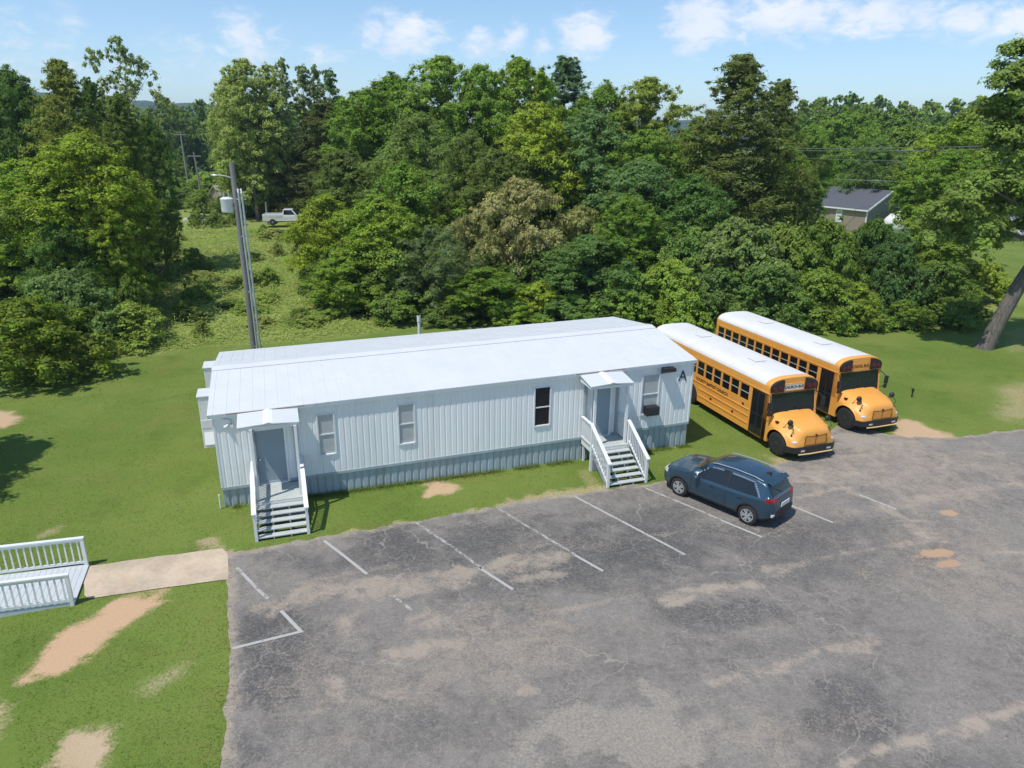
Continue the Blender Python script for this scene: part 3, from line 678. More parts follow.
def hvac(d0, lab, z0, z1):
    a = empty('wall_air_conditioner', on_b(0, d0, z0), T_YAW, lab, 'air conditioner', 'wall air conditioners on the end wall'); H = z1 - z0
    b = MB(); b.box(-.62, -.005, 0, .86, 0, H); b.build('cabinet', M['acwhite'], a, bevel=.012)
    b = MB()
    for i in range(9): b.hexa([(-.60,-.012,.78+i*.035),(-.05,-.012,.78+i*.035),(-.05,-.001,.80+i*.035),(-.60,-.001,.80+i*.035),(-.60,-.016,.79+i*.035),(-.05,-.016,.79+i*.035),(-.05,-.001,.81+i*.035),(-.60,-.001,.81+i*.035)])
    b.build('louver', M['acwhite'], a)
    b = MB(); b.hexa([(-.55,-.02,.12),(-.08,-.02,.12),(-.08,-.002,.12),(-.55,-.002,.12),(-.55,-.20,.20),(-.08,-.20,.20),(-.08,-.002,.62),(-.55,-.002,.62)]); b.build('intake_hood', M['acwhite'], a)
    b = MB(); b.box(-.63, -.61, .2, .66, .3, .8); b.build('side_grille', M['greymetal'], a)
    b = MB(); b.box(-.66, 0, -.03, .89, H + .002, H + .03); b.build('top_cap', M['roof'], a)
    b = MB(); b.tube([(-.2, -.03, .95), (-.2, -.03, 1.35), (-.02, -.03, 1.45)], .018, 8); b.box(-.3, -.12, -.06, -.012, 1.2, 1.38); b.build('disconnect_box', M['galv'], a)
hvac(2.25, 'nearer white wall air conditioner on the left end wall', 1.32, 3.27)
hvac(5.35, 'farther white wall air conditioner on the left end wall', 1.32, 3.38)

# ------------------------------------------------------------------ entry porches
def porch(lab, s0, s1, plat_local, nstep, out_len, cz_back, cz_front, cs0, cs1, stair_run):
    base = on_b(s0, 0, 0); root = empty('entry_porch', (base[0], base[1], 0), T_YAW, lab, 'porch')
    W = s1 - s0; zp = plat_local + (s0 + s1)/2*T_TILT; zc = (s0 + s1)/2*T_TILT
    pd = out_len - stair_run           # platform depth
    b = MB(); nb = 8; bw = pd / nb
    for i in range(nb): b.box(0, W, -(i+1)*bw + .006, -i*bw - .03*(i == 0), zp - .038, zp)
    b.build('platform', M['deckpaint'], root)
    b = MB()
    for x in (0.0, W - .04): b.box(x, x + .04, -pd, -.04, zp - .20, zp - .04)
    b.box(.04, W - .04, -pd, -pd + .04, zp - .20, zp - .04)
    for x in (.05, W - .13):
        for y in (-.14, -pd + .06): b.box(x, x + .08, y, y + .08, 0, zp - .2)
    b.build('platform_frame', M['whitewood'], root)
    b = MB(); rise = zp / (nstep + 1); run = stair_run / nstep
    for i in range(nstep):
        z = zp - rise*(i+1); y = -pd - run*i
        t = MB(); t.box(.03, W - .03, y - run + .01, y - .03, z - .038, z); t.build('tread', M['deckpaint'], root, bevel=.004)
    b = MB()
    for x in (0, W/3 - .02, 2*W/3 - .02, W - .038):
        for i in range(nstep):
            z = zp - rise*(i+1); y = -pd - run*i
            b.hexa([(x, y - run, max(0, z - .30)), (x + .038, y - run, max(0, z - .30)), (x + .038, y, max(0, z - .30 + rise)), (x, y, max(0, z - .30 + rise)), (x, y - run, z - .047), (x + .038, y - run, z - .047), (x + .038, y, z - .047), (x, y, z - .047)])
    b.box(.038, W - .038, -pd - .02, -pd - .004, 0.02, zp - .2)
    b.build('stringer', M['greymetal'], root)
    ye = -out_len + .08
    for x in (-.045, W - .045):
        rr = MB(); zt = zp + .92; zb = .95
        rr.box(x, x + .09, ye - .09, ye, 0, zb)                       # newel at the foot
        rr.box(x, x + .09, -pd, -pd + .09, 0, zt)                     # post at the platform edge
        rr.hexa([(x - .025, ye - .14, zb - .0), (x + .115, ye - .14, zb - .0), (x + .115, -pd + .1, zt), (x - .025, -pd + .1, zt), (x - .025, ye - .14, zb + .04), (x + .115, ye - .14, zb + .04), (x + .115, -pd + .1, zt + .04), (x - .025, -pd + .1, zt + .04)])
        zl0, zl1 = .13, zp + .10
        rr.hexa([(x + .02, ye, zl0), (x + .07, ye, zl0), (x + .07, -pd, zl1), (x + .02, -pd, zl1), (x + .02, ye, zl0 + .07), (x + .07, ye, zl0 + .07), (x + .07, -pd, zl1 + .07), (x + .02, -pd, zl1 + .07)])
        rr.hexa([(x + .03, ye, zb - .10), (x + .06, ye, zb - .10), (x + .06, -pd, zt - .10), (x + .03, -pd, zt - .10), (x + .03, ye, zb - .005), (x + .06, ye, zb - .005), (x + .06, -pd, zt - .005), (x + .03, -pd, zt - .005)])
        n = 11
        for i in range(1, n):
            k = i / n; y = ye + (-pd - ye)*k; rr.box(x + .028, x + .062, y - .017, y + .017, zl0 + (zl1 - zl0)*k + .06, zb - .1 + (zt - zb)*k)
        # level rail back to the wall
        rr.box(x - .015, x + .105, -pd + .1, -.05, zt, zt + .04); rr.box(x + .03, x + .06, -pd + .09, -.05, zt - .09, zt - .003); rr.box(x + .02, x + .07, -pd + .09, -.05, zp + .08, zp + .15)
        n = 9
        for i in range(n):
            y = -pd + .09 + (pd - .14)*(i + .5)/n; rr.box(x + .028, x + .062, y - .02, y + .02, zp + .15, zt - .09)
        rr.build('railing', M['whitewood'], root)
    # canopy posts and canopy
    for x in (.06, W - .15):
        q = MB(); q.box(x, x + .09, -pd + .12, -pd + .21, zp, cz_front + zc - .10); q.build('post', M['whitewood'], root)
        q = MB(); q.box(x, x + .09, -.10, -.025, zp, cz_back + zc - .12); q.build('post', M['greymetal'], root)
    a0, a1 = cs0 - s0, cs1 - s0; cd = 1.12; am = (a0 + a1)/2; zb_, zf = cz_back + zc, cz_front + zc
    for (xa, xb) in ((a0, am - .14), (am + .14, a1)):
        c = MB(); c.hexa([(xa, -cd, zf - .03), (xb, -cd, zf + (.02 if xb < am else -.0)), (xb, -.06, zb_), (xa, -.06, zb_ - .03), (xa, -cd, zf + .0), (xb, -cd, zf + .05), (xb, -.06, zb_ + .035), (xa, -.06, zb_ + .0)] if xb < am else
               [(xa, -cd, zf + .02), (xb, -cd, zf - .03), (xb, -.06, zb_ - .03), (xa, -.06, zb_), (xa, -cd, zf + .05), (xb, -cd, zf + .0), (xb, -.06, zb_ + .0), (xa, -.06, zb_ + .035)])
        c.build('canopy', M['roof'], root)
    c = MB()
    c.hexa([(am - .145, -cd - .003, zf + .03), (am, -cd - .003, zf + .07), (am, -.055, zb_ + .055), (am - .145, -.055, zb_ + .015), (am - .145, -cd - .003, zf + .055), (am, -cd - .003, zf + .095), (am, -.055, zb_ + .08), (am - .145, -.055, zb_ + .04)])
    c.hexa([(am, -cd - .003, zf + .07), (am + .145, -cd - .003, zf + .03), (am + .145, -.055, zb_ + .015), (am, -.055, zb_ + .055), (am, -cd - .003, zf + .095), (am + .145, -cd - .003, zf + .055), (am + .145, -.055, zb_ + .04), (am, -.055, zb_ + .08)])
    c.build('canopy_ridge', M['wall'], root)
    c = MB(); c.box(a0 + .04, a1 - .04, -cd + .04, -cd + .08, zf - .13, zf - .032); c.box(a0 + .04, a0 + .08, -cd + .08, -.06, zf - .13, zf - .034); c.box(a1 - .08, a1 - .04, -cd + .08, -.06, zf - .13, zf - .034)
    c.build('canopy_beam', M['whitewood'], root)
    return root
porch('white wooden porch with low steps and canopy at the left door', 1.07, 2.63, .64, 5, 2.60, 3.36, 3.24, .78, 2.67, 1.32)
porch('white wooden porch with taller steps and canopy at the right door', 13.12, 14.66, .67, 6, 2.55, 3.33, 3.19, 12.92, 14.68, 1.50)

# ------------------------------------------------------------------ wheelchair ramp at lower left
a = Vector((*gnd(89.5, 566), 0)); c2 = Vector((*gnd(79, 604), 0)); dirv = Vector((math.cos(T_YAW + .02), math.sin(T_YAW + .02), 0))
rw = (c2 - a).dot(Vector((dirv.y, -dirv.x, 0))); RL = 9.0; SL = .045
ramp = empty('wheelchair_ramp', a, T_YAW + .02, 'pale painted wooden ramp with white railings leading onto the concrete path', 'ramp')
off = (c2 - a).dot(dirv)
def RS(x, y, z): return (x, y, z - min(0, x)*SL)
b = MB(RS); n = 60
for i in range(n): b.box(-(i+1)*RL/n + .007, -i*RL/n, -rw + .03, -.03, .03, .068)
b.build('deck', M['ramppaint'], ramp)
b = MB(RS)
for y in (-.03, -rw + .0): b.box(-RL, -.02, y, y + .035, -.12, .066)
b.build('edge_board', M['ramppaint'], ramp)
for y, lab in ((0.0, None), (-rw, None)):
    rl = MB(RS); h = .93
    x_ = -.05
    rl.box(-RL, .0, y - .06, y + .06, h, h + .04); rl.box(-RL, -.02, y - .018, y + .018, h - .085, h - .003); rl.box(-RL, -.02, y - .018, y + .018, .12, .20)
    k = 0
    for xx in np.arange(-.19, -RL, -.165): rl.box(xx - .019, xx + .019, y - .017, y + .017, .2, h - .085)
    for xx in (-.06, -2.65, -5.25, -7.85): rl.box(xx - .045, xx + .045, y - .05, y + .05, -.4 if xx < -.1 else -.05, h)
    rl.build('railing', M['whitewood'], ramp)

# ------------------------------------------------------------------ utility pole behind the building
pb = at(254.5, 350, 36); pbz = 0
up = empty('utility_pole', (-13.6, 36, 0), 0, 'tall weathered wooden pole with transformer and two grey conduits behind the building', 'utility pole')
b = MB(); b.tube([(0, 0, 0), (-.03, 0, 5), (-.10, 0, 10.75)], [.17, .15, .12], 14); b.build('pole', M['polewood'], up, smooth=True)
for i, dx_ in enumerate((.20, .36)):
    b = MB(); b.tube([(dx_ + .03, -.16, 0), (dx_, -.16, 4.5), (dx_ - .07, -.15, 9.35 - .05*i)], .05, 10); b.tube([(dx_ - .07, -.15, 9.3), (dx_ - .12, -.05, 9.5), (dx_ - .2, 0, 9.45)], .05, 8)
    b.build('conduit', M['galv'], up, smooth=True)
for z in (1.5, 4.4, 7.2, 9.0):
    b = MB(); b.box(-.14, .46, -.12, -.07, z, z + .05); b.build('conduit_bracket', M['galv'], up)
tr = MB(); tr.lathe([(8.38, .20), (8.40, .28), (8.46, .30), (8.95, .30), (9.0, .32), (9.04, .32), (9.06, .29), (9.12, .18)], (-.52, -.05, 0), 'z', 20)
tro = tr.build('transformer', M['acwhite'], up, smooth=True)
b = MB()
for dx_ in (-.12, .12): b.lathe([(9.08, .05), (9.2, .035), (9.22, .055), (9.28, .03), (9.36, .03)], (-.52 + dx_, -.05, 0), 'z', 10)
b.build('bushing', M['greymetal'], tro)
for z in (8.55, 8.85):
    b = MB(); b.box(-.26, -.08, -.1, .0, z, z + .1); b.build('mount', M['galv'], tro)
b = MB(); b.tube([(-.12, 0, 10.0), (-.5, -.02, 10.12), (-.85, -.03, 10.15)], .03, 8); la = b.build('lamp_arm', M['galv'], up)
b = MB(); b.ellipsoid((-.98, -.03, 10.14), (.22, .1, .06), 12); b.build('lamp_head', M['galv'], la, smooth=True)

vp = MB(); q = Vector((*gnd(419, 335), 0)); q = Vector((-5.0, 36.5, 0))
vq = at(419.5, 340, 34.5); b = MB(); b.tube([(0, 0, -.1), (0, 0, vq.z + 1.25)], .075, 10); b.lathe([(vq.z + .95, .095), (vq.z + 1.25, .095)], (0, 0, 0), 'z', 10)
o = b.build('vent_pipe', M['trim'], None, smooth=True); o.location = (vq.x, 34.5, 0); setp(o, 'thin white pipe standing in the weeds behind the roof', 'pipe')
sk_ = gnd(911.5, 397); b = MB(); b.tube([(0, 0, 0), (.02, 0, .45)], .035, 8); b.tube([(.02, 0, .42), (-.12, .02, .48)], .015, 6); b.box(-.05, .06, -.02, .02, .28, .42)
o = b.build('post', M['dark'], None); o.name = 'marker_stake'; o.location = (sk_[0], sk_[1], 0); setp(o, 'short black stake in the grass right of the far bus', 'stake')
# ------------------------------------------------------------------ school buses
M['armpale'] = paint('pale_yellow_arm', (.72, .50, .22), .5, .05, 4)
def wheel_parts(name, parent, c, R_, w, rimmat, side, spokes=0, dark=True):
    # side: +1 outer face towards +y, -1 towards -y
    root = MB(); f = [(-w/2, R_*.62), (-w/2, R_*.90), (-w*.42, R_*.97), (-w*.3, R_), (w*.3, R_), (w*.42, R_*.97), (w/2, R_*.90), (w/2, R_*.62)]
    root.lathe(f, (0, 0, 0), 'y', 36)
    t = MB(); wo = link(name, None, parent) if False else None
    o = root.build(name, M['rubber'], parent, smooth=True); o.location = c
    b = MB(); s = side*w/2
    if spokes == 0:
        b.lathe([(s*.9, R_*.64), (s*1.02, R_*.63), (s*.95, R_*.55), (s*.55, R_*.48), (s*.6, R_*.24), (s*1.0, R_*.22), (s*1.15, R_*.14), (s*1.15, 0.0001)], (0, 0, 0), 'y', 28)
        for k in range(8):
            a = 2*math.pi*k/8; b.lathe([(s*.55, .016), (s*.78, .016)], (R_*.34*math.cos(a), 0, R_*.34*math.sin(a)), 'y', 6)
    else:
        b.lathe([(s*.9, R_*.66), (s*1.03, R_*.66), (s*1.0, R_*.58), (s*.55, R_*.56), (s*.5, R_*.1)], (0, 0, 0), 'y', 36)
        for k in range(spokes):
            for da in (-.13, .13):
                a = 2*math.pi*k/spokes + da; a2 = 2*math.pi*k/spokes + da*1.7
                b.bar((R_*.08*math.cos(a), s*.92, R_*.08*math.sin(a)), (R_*.60*math.cos(a2), s*.95, R_*.60*math.sin(a2)), .05, .035, (0, 1, 0))
        b.lathe([(s*.7, R_*.17), (s*1.0, R_*.16), (s*1.04, R_*.1), (s*1.04, .0001)], (0, 0, 0), 'y', 18)
    r = b.build('rim', rimmat, o, smooth=True)
    if spokes:
        b = MB(); b.lathe([(s*.45, .0001), (s*.45, R_*.58)], (0, 0, 0), 'y', 24); b.build('brake_disc', M['dark'], o)
    return o

W2 = 1.17; XR, XF = -10.08, -.72
ZS, ZB, ZT, ZE = .36, 1.60, 2.30, 2.56
WHX, WHR = -6.28, .60
def bus_side(parent, sgn, wins_, door):
    # sgn -1 right side (door), +1 left
    xs = {XR + .12, XF}
    for w in wins_: xs |= {w[0], w[1]}
    if door: xs |= {door[0], door[1]}
    for a in np.linspace(-math.pi/2, math.pi/2, 15): xs.add(round(WHX + WHR*math.sin(a), 4))
    xs = sorted(xs)
    def zb(x):
        d = abs(x - WHX); return max(ZS, .48 + math.sqrt(max(0, WHR**2 - d*d))*1.0 - .02) if d < WHR - 1e-3 else ZS
    zs = [1.18, ZB, 1.93, ZT, ZE]; b = MB(); idx = {}
    for i, x in enumerate(xs):
        for jz, z in enumerate([zb(x)] + zs): idx[i, jz] = len(b.v); b.v.append((x, sgn*W2, z))
    for i in range(len(xs)-1):
        cx = (xs[i] + xs[i+1])/2; lv = [0] + zs
        for jz in range(len(zs)):
            zc = (lv[jz+1] + (lv[jz] if jz else .7))/2
            if any(w[0] < cx < w[1] and ZB < zc < ZT for w in wins_): continue
            if door and door[0] < cx < door[1] and zc < ZT + .02: continue
            b.f.append([idx[i, jz], idx[i+1, jz], idx[i+1, jz+1], idx[i, jz+1]]); b.m.append(0)
    # inner return so the skin has thickness
    for i in range(len(xs)-1):
        x0, x1 = xs[i], xs[i+1]
        if door and door[0] < (x0+x1)/2 < door[1]: continue
        b.add([(x0, sgn*W2, zb(x0)), (x1, sgn*W2, zb(x1)), (x1, sgn*(W2-.1), zb(x1)), (x0, sgn*(W2-.1), zb(x0))], [(0, 1, 2, 3)])
    for z, h in ((1.27, .05), (.98, .05), (.66, .05)):
        for (xa, xb) in (([(XR+.12, door[0] - .06)] if door else [(XR+.12, XF - .1)])):
            segs = [(xa, xb)] if z > 1.1 else [(xa, WHX - WHR - .06), (WHX + WHR + .06, xb)]
            for (p, q) in segs: b.box(p, q, sgn*W2 - (.0 if sgn > 0 else .022), sgn*W2 + (.022 if sgn > 0 else .0), z - h/2, z + h/2)
    # drip rail over windows
    b.box(XR + .12, XF, sgn*W2 - (0 if sgn > 0 else .02), sgn*W2 + (.02 if sgn > 0 else 0), ZT + .04, ZT + .065)
    b.build('side_panel', M['busy'], parent)
    for z in (1.235, .945, .625):
        pass
    for w in wins_:
        f_ = MB(); a, c = w; e = .018; yo = sgn*(W2 - .022)
        y0, y1 = sorted((sgn*(W2 - .05), sgn*(W2 + .004)))
        f_.box(a, a + e, y0, y1, ZB, ZT); f_.box(c - e, c, y0, y1, ZB, ZT); f_.box(a + e, c - e, y0, y1, ZB, ZB + e); f_.box(a + e, c - e, y0, y1, ZT - e, ZT)
        wf = f_.build('window', M['busy'], parent)
        f_ = MB(); f_.box(a + e, c - e, y0, y1, 1.935, 1.960); f_.build('sash_rail', M['galv'], wf)
        p = MB(); ya, yb = sorted((sgn*(W2 - .045), sgn*(W2 - .034))); p.box(a + e, c - e, ya, yb, ZB + e, 1.934); p.box(a + e, c - e, ya, yb, 1.961, ZT - e); p.build('pane', M['winglass'], wf)
RW = [(-2.60, -1.98)] + [(-2.66 - .655*k - .575 - .03, -2.66 - .03 - .655*k) for k in range(11)]
LW = [(-1.75, -1.10)] + RW[:0] + [(-2.44 - .06, -1.86)] + [(-2.66 - .655*k - .575 - .03, -2.66 - .03 - .655*k) for k in range(11)]
def roofsec(n=20, w=W2, z0=ZE, z1=2.98, sh=1.0):
    pts = []
    for i in range(n + 1):
        a = math.pi*i/n; y = math.copysign(abs(math.cos(a))**.62, math.cos(a))*w; z = z0 + (z1 - z0)*max(0.0, math.sin(a))**.80
        pts.append((-y, z))
    return pts
def make_bus():
    root = empty('school_bus', (0, 0, 0), 0)
    body = MB()
    sec = [(-W2, ZS), (-W2, ZE)] + roofsec()[1:-1] + [(W2, ZE), (W2, ZS)]
    # floor, rear cap
    fl_ = MB(); fl_.box(XR + .13, XF, -W2 + .12, W2 - .12, .62, .70); fl_.box(-9.8, .6, -.45, .45, .42, .60); fl_.box(-5.6, -3.6, -1.0, 1.0, .40, .62); fl_.build('chassis', M['dark'], root)
    rc = MB(); stn = [(XR + .12, 1.0), (XR + .04, .985), (XR, .95)]
    ring = []
    for x, k in stn:
        ring.append(len(rc.v)); rc.v += [(x, y*k, (z - 1.6)*(.5 + k/2) + 1.6) for (y, z) in sec]
    n = len(sec)
    for i in range(2):
        for j in range(n - 1): rc.f.append([ring[i]+j, ring[i]+j+1, ring[i+1]+j+1, ring[i+1]+j]); rc.m.append(0)
    rc.f.append([ring[2] + j for j in range(n)]); rc.m.append(0)
    rc.build('rear_panel', M['busy'], root, smooth=True)
    d = MB(); d.box(XR - .015, XR + .0, -.42, .42, .85, 2.5); rd = d.build('rear_door', M['busy'], root)
    d = MB(); d.box(XR - .022, XR - .016, -.34, .34, 1.65, 2.35); d.box(XR - .022, XR - .016, -.34, .34, .98, 1.35); d.build('pane', M['winglass'], rd)
    for s in (-1, 1):
        d = MB(); d.box(XR - .012, XR, s*.78 - .26, s*.78 + .26, 1.65, 2.25); d.build('rear_window', M['winglass'], root)
        d = MB(); d.lathe([(-.02, .09), (.0, .1)], (XR - .002, s*.95, 1.4), 'x', 14); d.build('tail_light', M['redlamp'], root)
    d = MB(); d.box(XR - .16, XR - .02, -1.1, 1.1, .42, .66); d.build('rear_bumper', M['dark'], root, bevel=.02)
    bus_side(root, -1, RW, (-1.80, -.96)); bus_side(root, 1, LW, None)
    # roof
    rs = [p for p in roofsec(26) if p[1] > ZE + .03]
    r = MB(); xs_ = [XR + .1, XR + .35] + list(np.linspace(-9.4, -1.2, 13)) + [-1.02]
    rings = []
    for x in xs_:
        k = 1 if x > XR + .2 else .985; rings.append(len(r.v)); r.v += [(x, y*k, z + .006) for (y, z) in rs]
    for i in range(len(xs_)-1):
        for j in range(len(rs)-1): r.f.append([rings[i]+j, rings[i]+j+1, rings[i+1]+j+1, rings[i+1]+j]); r.m.append(0)
    ro = r.build('roof', M['buswhite'], root, smooth=True)
    for xv in (-3.2, -7.4):
        h = MB(); h.box(xv - .3, xv + .3, -.3, .3, 3.0, 3.02); h.build('roof_hatch', M['buswhite'], ro, bevel=.01)
    # seams across the roof
    s_ = MB()
    for xv in np.arange(-9.3, -1.3, .655*2):
        vs = []; 
        for (y, z) in rs: vs += [(xv, y, z + .0075), (xv + .03, y, z + .0075)]
        s_.add(vs, [(2*i, 2*i+1, 2*i+3, 2*i+2) for i in range(len(rs)-1)])
    s_.build('roof_seam', M['buswhite'], ro)
    # yellow shoulders from windows up to the white roof
    sh = MB()
    for sgn in (-1, 1):
        ps = [p for p in roofsec(26) if p[1] <= ZE + .09 and p[0]*sgn > 0] ; ps.sort(key=lambda q: q[1])
        a = len(sh.v)
        for x in (XR + .11, -.98): sh.v += [(x, y, z) for (y, z) in ps]
        n = len(ps)
        for j in range(n-1): sh.f.append([a+j, a+j+1, a+n+j+1, a+n+j]); sh.m.append(0)
    sh.build('roof_shoulder', M['busy'], root, smooth=True)
    # front header (arched, leans forward a little)
    hd = MB(); secF = roofsec(26, W2 + .005, ZE, 2.985); secB = [(-W2, 2.30)] + secF + [(W2, 2.30)]
    st = [(-1.04, 1.0, 0), (-.86, .998, 0), (-.76, .985, -.03)]; rg = []
    for x, k, dz in st: rg.append(len(hd.v)); hd.v += [(x, y*k, z + (dz if z > 2.5 else 0)) for (y, z) in secB]
    n = len(secB)
    for i in range(2):
        for j in range(n-1): hd.f.append([rg[i]+j, rg[i]+j+1, rg[i+1]+j+1, rg[i+1]+j]); hd.m.append(0)
    hd.f.append([rg[2] + j for j in range(n)]); hd.m.append(0)
    hdo = hd.build('header', M['busy'], root, smooth=True, ang=math.radians(35))
    # warning lamp housings
    for sgn in (-1, 1):
        pts = []
        secI = roofsec(40, (W2 + .005)*.965, ZE - .03, 2.915)
        top = [p for p in secI if p[0]*sgn > .54]; top.sort(key=lambda q: abs(q[0]))
        pl = [(0, sgn*.54, 2.40)] + [(0, sgn*.54, top[0][1])] + [(0, y, z) for (y, z) in top] + [(0, sgn*1.10, 2.42)]
        hm = MB(); hm.extrude([(-.76, y, z) for (_, y, z) in pl], (.10, 0, 0)); ho = hm.build('lamp_housing', M['dark'], root)
        for k, yy in enumerate((.70, .95)):
            lm = MB(); lm.lathe([(-.659, .105), (-.64, .10), (-.63, .06), (-.628, .0001)], (0, sgn*yy, 2.56 - .02*k), 'x', 20)
            lm.build('warning_lamp', M['redlamp'], ho, smooth=True)
    # windscreen, pillars
    def wsx(z): return -.74 + (2.34 - z)*.16
    for sgn in (-1, 1):
        g_ = MB(); ya, yb = sorted((sgn*.02, sgn*1.06)); g_.hexa([(wsx(1.56), ya, 1.56), (wsx(1.56), yb, 1.56), (wsx(1.56) - .02, yb, 1.56), (wsx(1.56) - .02, ya, 1.56), (wsx(2.33), ya, 2.33), (wsx(2.33), yb, 2.33), (wsx(2.33) - .02, yb, 2.33), (wsx(2.33) - .02, ya, 2.33)])
        g_.build('windshield', M['wsglass'], root)
        p = MB(); ya, yb = sorted((sgn*1.06, sgn*W2)); p.hexa([(wsx(1.2) + .02, ya, 1.2), (wsx(1.2) + .0, yb, 1.2), (-.98, yb, 1.2), (-.98, ya, 1.2), (wsx(2.35) + .02, ya, 2.35), (wsx(2.35) + .0, yb, 2.35), (-.98, yb, 2.35), (-.98, ya, 2.35)])
        p.build('pillar', M['busy'], root, bevel=.02)
        wp = MB(); wp.bar((wsx(1.58) + .03, sgn*.25, 1.58), (wsx(1.75) + .03, sgn*.85, 1.70), .02, .02); wp.build('wiper', M['dark'], root)
        vs_ = MB(); ya, yb = sorted((sgn*.03, sgn*1.05)); vs_.box(wsx(2.3) + .004, wsx(2.3) + .03, ya, yb, 2.31, 2.34); vs_.build('windshield_seal', M['dark'], root)
    cb = MB(); cb.box(wsx(1.9) - .004, wsx(1.9) + .012, -.019, .019, 1.9, 1.93); 
    cb = MB(); cb.hexa([(wsx(1.56) + .008, -.018, 1.56), (wsx(1.56) + .008, .018, 1.56), (wsx(1.56) - .02, .018, 1.56), (wsx(1.56) - .02, -.018, 1.56), (wsx(2.33) + .008, -.018, 2.33), (wsx(2.33) + .008, .018, 2.33), (wsx(2.33) - .02, .018, 2.33), (wsx(2.33) - .02, -.018, 2.33)]); cb.build('windshield_divider', M['dark'], root)
    # door: two glazed leaves, recessed
    for k in range(2):
        xa = -1.79 + k*.415; xb = xa + .41
        f_ = MB(); y0, y1 = -W2 + .015, -W2 + .055; e = .045
        f_.box(xa, xa + e, y0, y1, .40, 2.26); f_.box(xb - e, xb, y0, y1, .40, 2.26); f_.box(xa + e, xb - e, y0, y1, .40, .48); f_.box(xa + e, xb - e, y0, y1, 1.22, 1.28); f_.box(xa + e, xb - e, y0, y1, 2.20, 2.26)
        df = f_.build('door', M['dark'], root); p = MB(); p.box(xa + e, xb - e, y0 + .015, y0 + .025, .48, 1.22); p.box(xa + e, xb - e, y0 + .015, y0 + .025, 1.28, 2.20); p.build('pane', M['glass'], df)
    f_ = MB(); f_.box(-1.80, -.96, -W2 + .06, -W2 + .5, .30, .36); f_.box(-1.80, -1.79, -W2 + .0, -W2 + .1, .36, 2.28); f_.box(-.955, -.93, -W2 + .0, -W2 + .1, .36, 2.28); f_.build('stepwell', M['busy'], root)
    for ya, yb in ((-W2, -W2 + .1), (W2 - .1, W2)):
        f_ = MB(); f_.box(-.94, -.58, ya, yb, .36, 1.25); f_.build('cowl_side', M['busy'], root)
    fw_ = MB(); fw_.box(-.80, -.62, -1.05, 1.05, .5, 1.555); fw_.build('firewall', M['dark'], root)
    # hood and fenders as one lofted shell
    hs = [(-.66, [(0,1.59),(.55,1.585),(.88,1.55),(1.02,1.44),(1.13,1.27),(1.165,1.15),(1.17,.62)]),
          (-.30, [(0,1.56),(.53,1.55),(.84,1.51),(.97,1.38),(1.10,1.22),(1.17,1.10),(1.19,.62)]),
          (.05, [(0,1.52),(.50,1.51),(.79,1.46),(.92,1.33),(1.06,1.18),(1.17,1.08),(1.20,.62)]),
          (.40, [(0,1.46),(.48,1.45),(.73,1.40),(.85,1.26),(1.0,1.10),(1.12,.98),(1.17,.62)]),
          (.66, [(0,1.39),(.46,1.38),(.68,1.32),(.79,1.18),(.93,1.0),(1.05,.88),(1.10,.62)]),
          (.84, [(0,1.29),(.44,1.28),(.62,1.22),(.72,1.08),(.84,.92),(.96,.82),(1.02,.62)]),
          (.92, [(0,1.16),(.42,1.15),(.56,1.09),(.65,.98),(.76,.86),(.87,.78),(.93,.62)])]
    hs = [(x*.9 if x > 0 else x, p_) for x, p_ in hs]; X_ = [h[0] for h in hs]; A_ = np.array([h[1] for h in hs])
    xx = sorted(set(list(np.linspace(-.66, .828, 34)) + [-.57, .57])); hb = MB(); rr = []
    for x in xx:
        sec_ = np.array([[np.interp(x, X_, A_[:, k, c]) for c in (0, 1)] for k in range(7)])
        t = np.linspace(0, 6, 25); y = np.interp(t, range(7), sec_[:, 0]); z = np.interp(t, range(7), sec_[:, 1])
        for _ in range(2):
            y[1:-1] = .25*y[:-2] + .5*y[1:-1] + .25*y[2:]; z[1:-1] = .25*z[:-2] + .5*z[1:-1] + .25*z[2:]
        arch = .50 + math.sqrt(max(0, .585**2 - x*x)) if abs(x) < .585 else 0
        z = np.where((z < arch) & (y > .85), arch, z)
        full = [(-a, c) for a, c in zip(y[::-1], z[::-1])] + [(a, c) for a, c in zip(y[1:], z[1:])]
        rr.append(len(hb.v)); hb.v += [(x, a, c) for a, c in full]; nf = len(full)
    for i in range(len(xx)-1):
        for j in range(nf-1): hb.f.append([rr[i]+j, rr[i]+j+1, rr[i+1]+j+1, rr[i+1]+j]); hb.m.append(0)
    hb.f.append([rr[-1] + j for j in range(nf)]); hb.m.append(0)
    hood = hb.build('hood', M['busy'], root, smooth=True, ang=math.radians(60))
    for sgn in (-1, 1):   # wheel wells
        w = MB(); rr_ = .57; vs = []
        for k in range(15):
            a = math.pi*k/14
            for yy in (sgn*1.14, sgn*.55): vs.append((rr_*math.cos(a), yy, .5 + rr_*math.sin(a)))
        w.add(vs, [(2*k, 2*k+1, 2*k+3, 2*k+2) for k in range(14)]); w.poly([(rr_*math.cos(math.pi*k/14), sgn*.55, .5 + rr_*math.sin(math.pi*k/14)) for k in range(15)]); w.build('wheel_well', M['dark'], root)
        w = MB(); vs = []
        for k in range(15):
            a = math.pi*k/14
            for yy in (sgn*1.13, sgn*.5): vs.append((WHX + .6*math.cos(a), yy, .47 + .6*math.sin(a)))
        w.add(vs, [(2*k, 2*k+1, 2*k+3, 2*k+2) for k in range(14)]); w.poly([(WHX + .6*math.cos(math.pi*k/14), sgn*.5, .47 + .6*math.sin(math.pi*k/14)) for k in range(15)]); w.build('wheel_well', M['dark'], root)
    # grille: two yellow framed panels with a dip in the middle
    gr_ = MB()
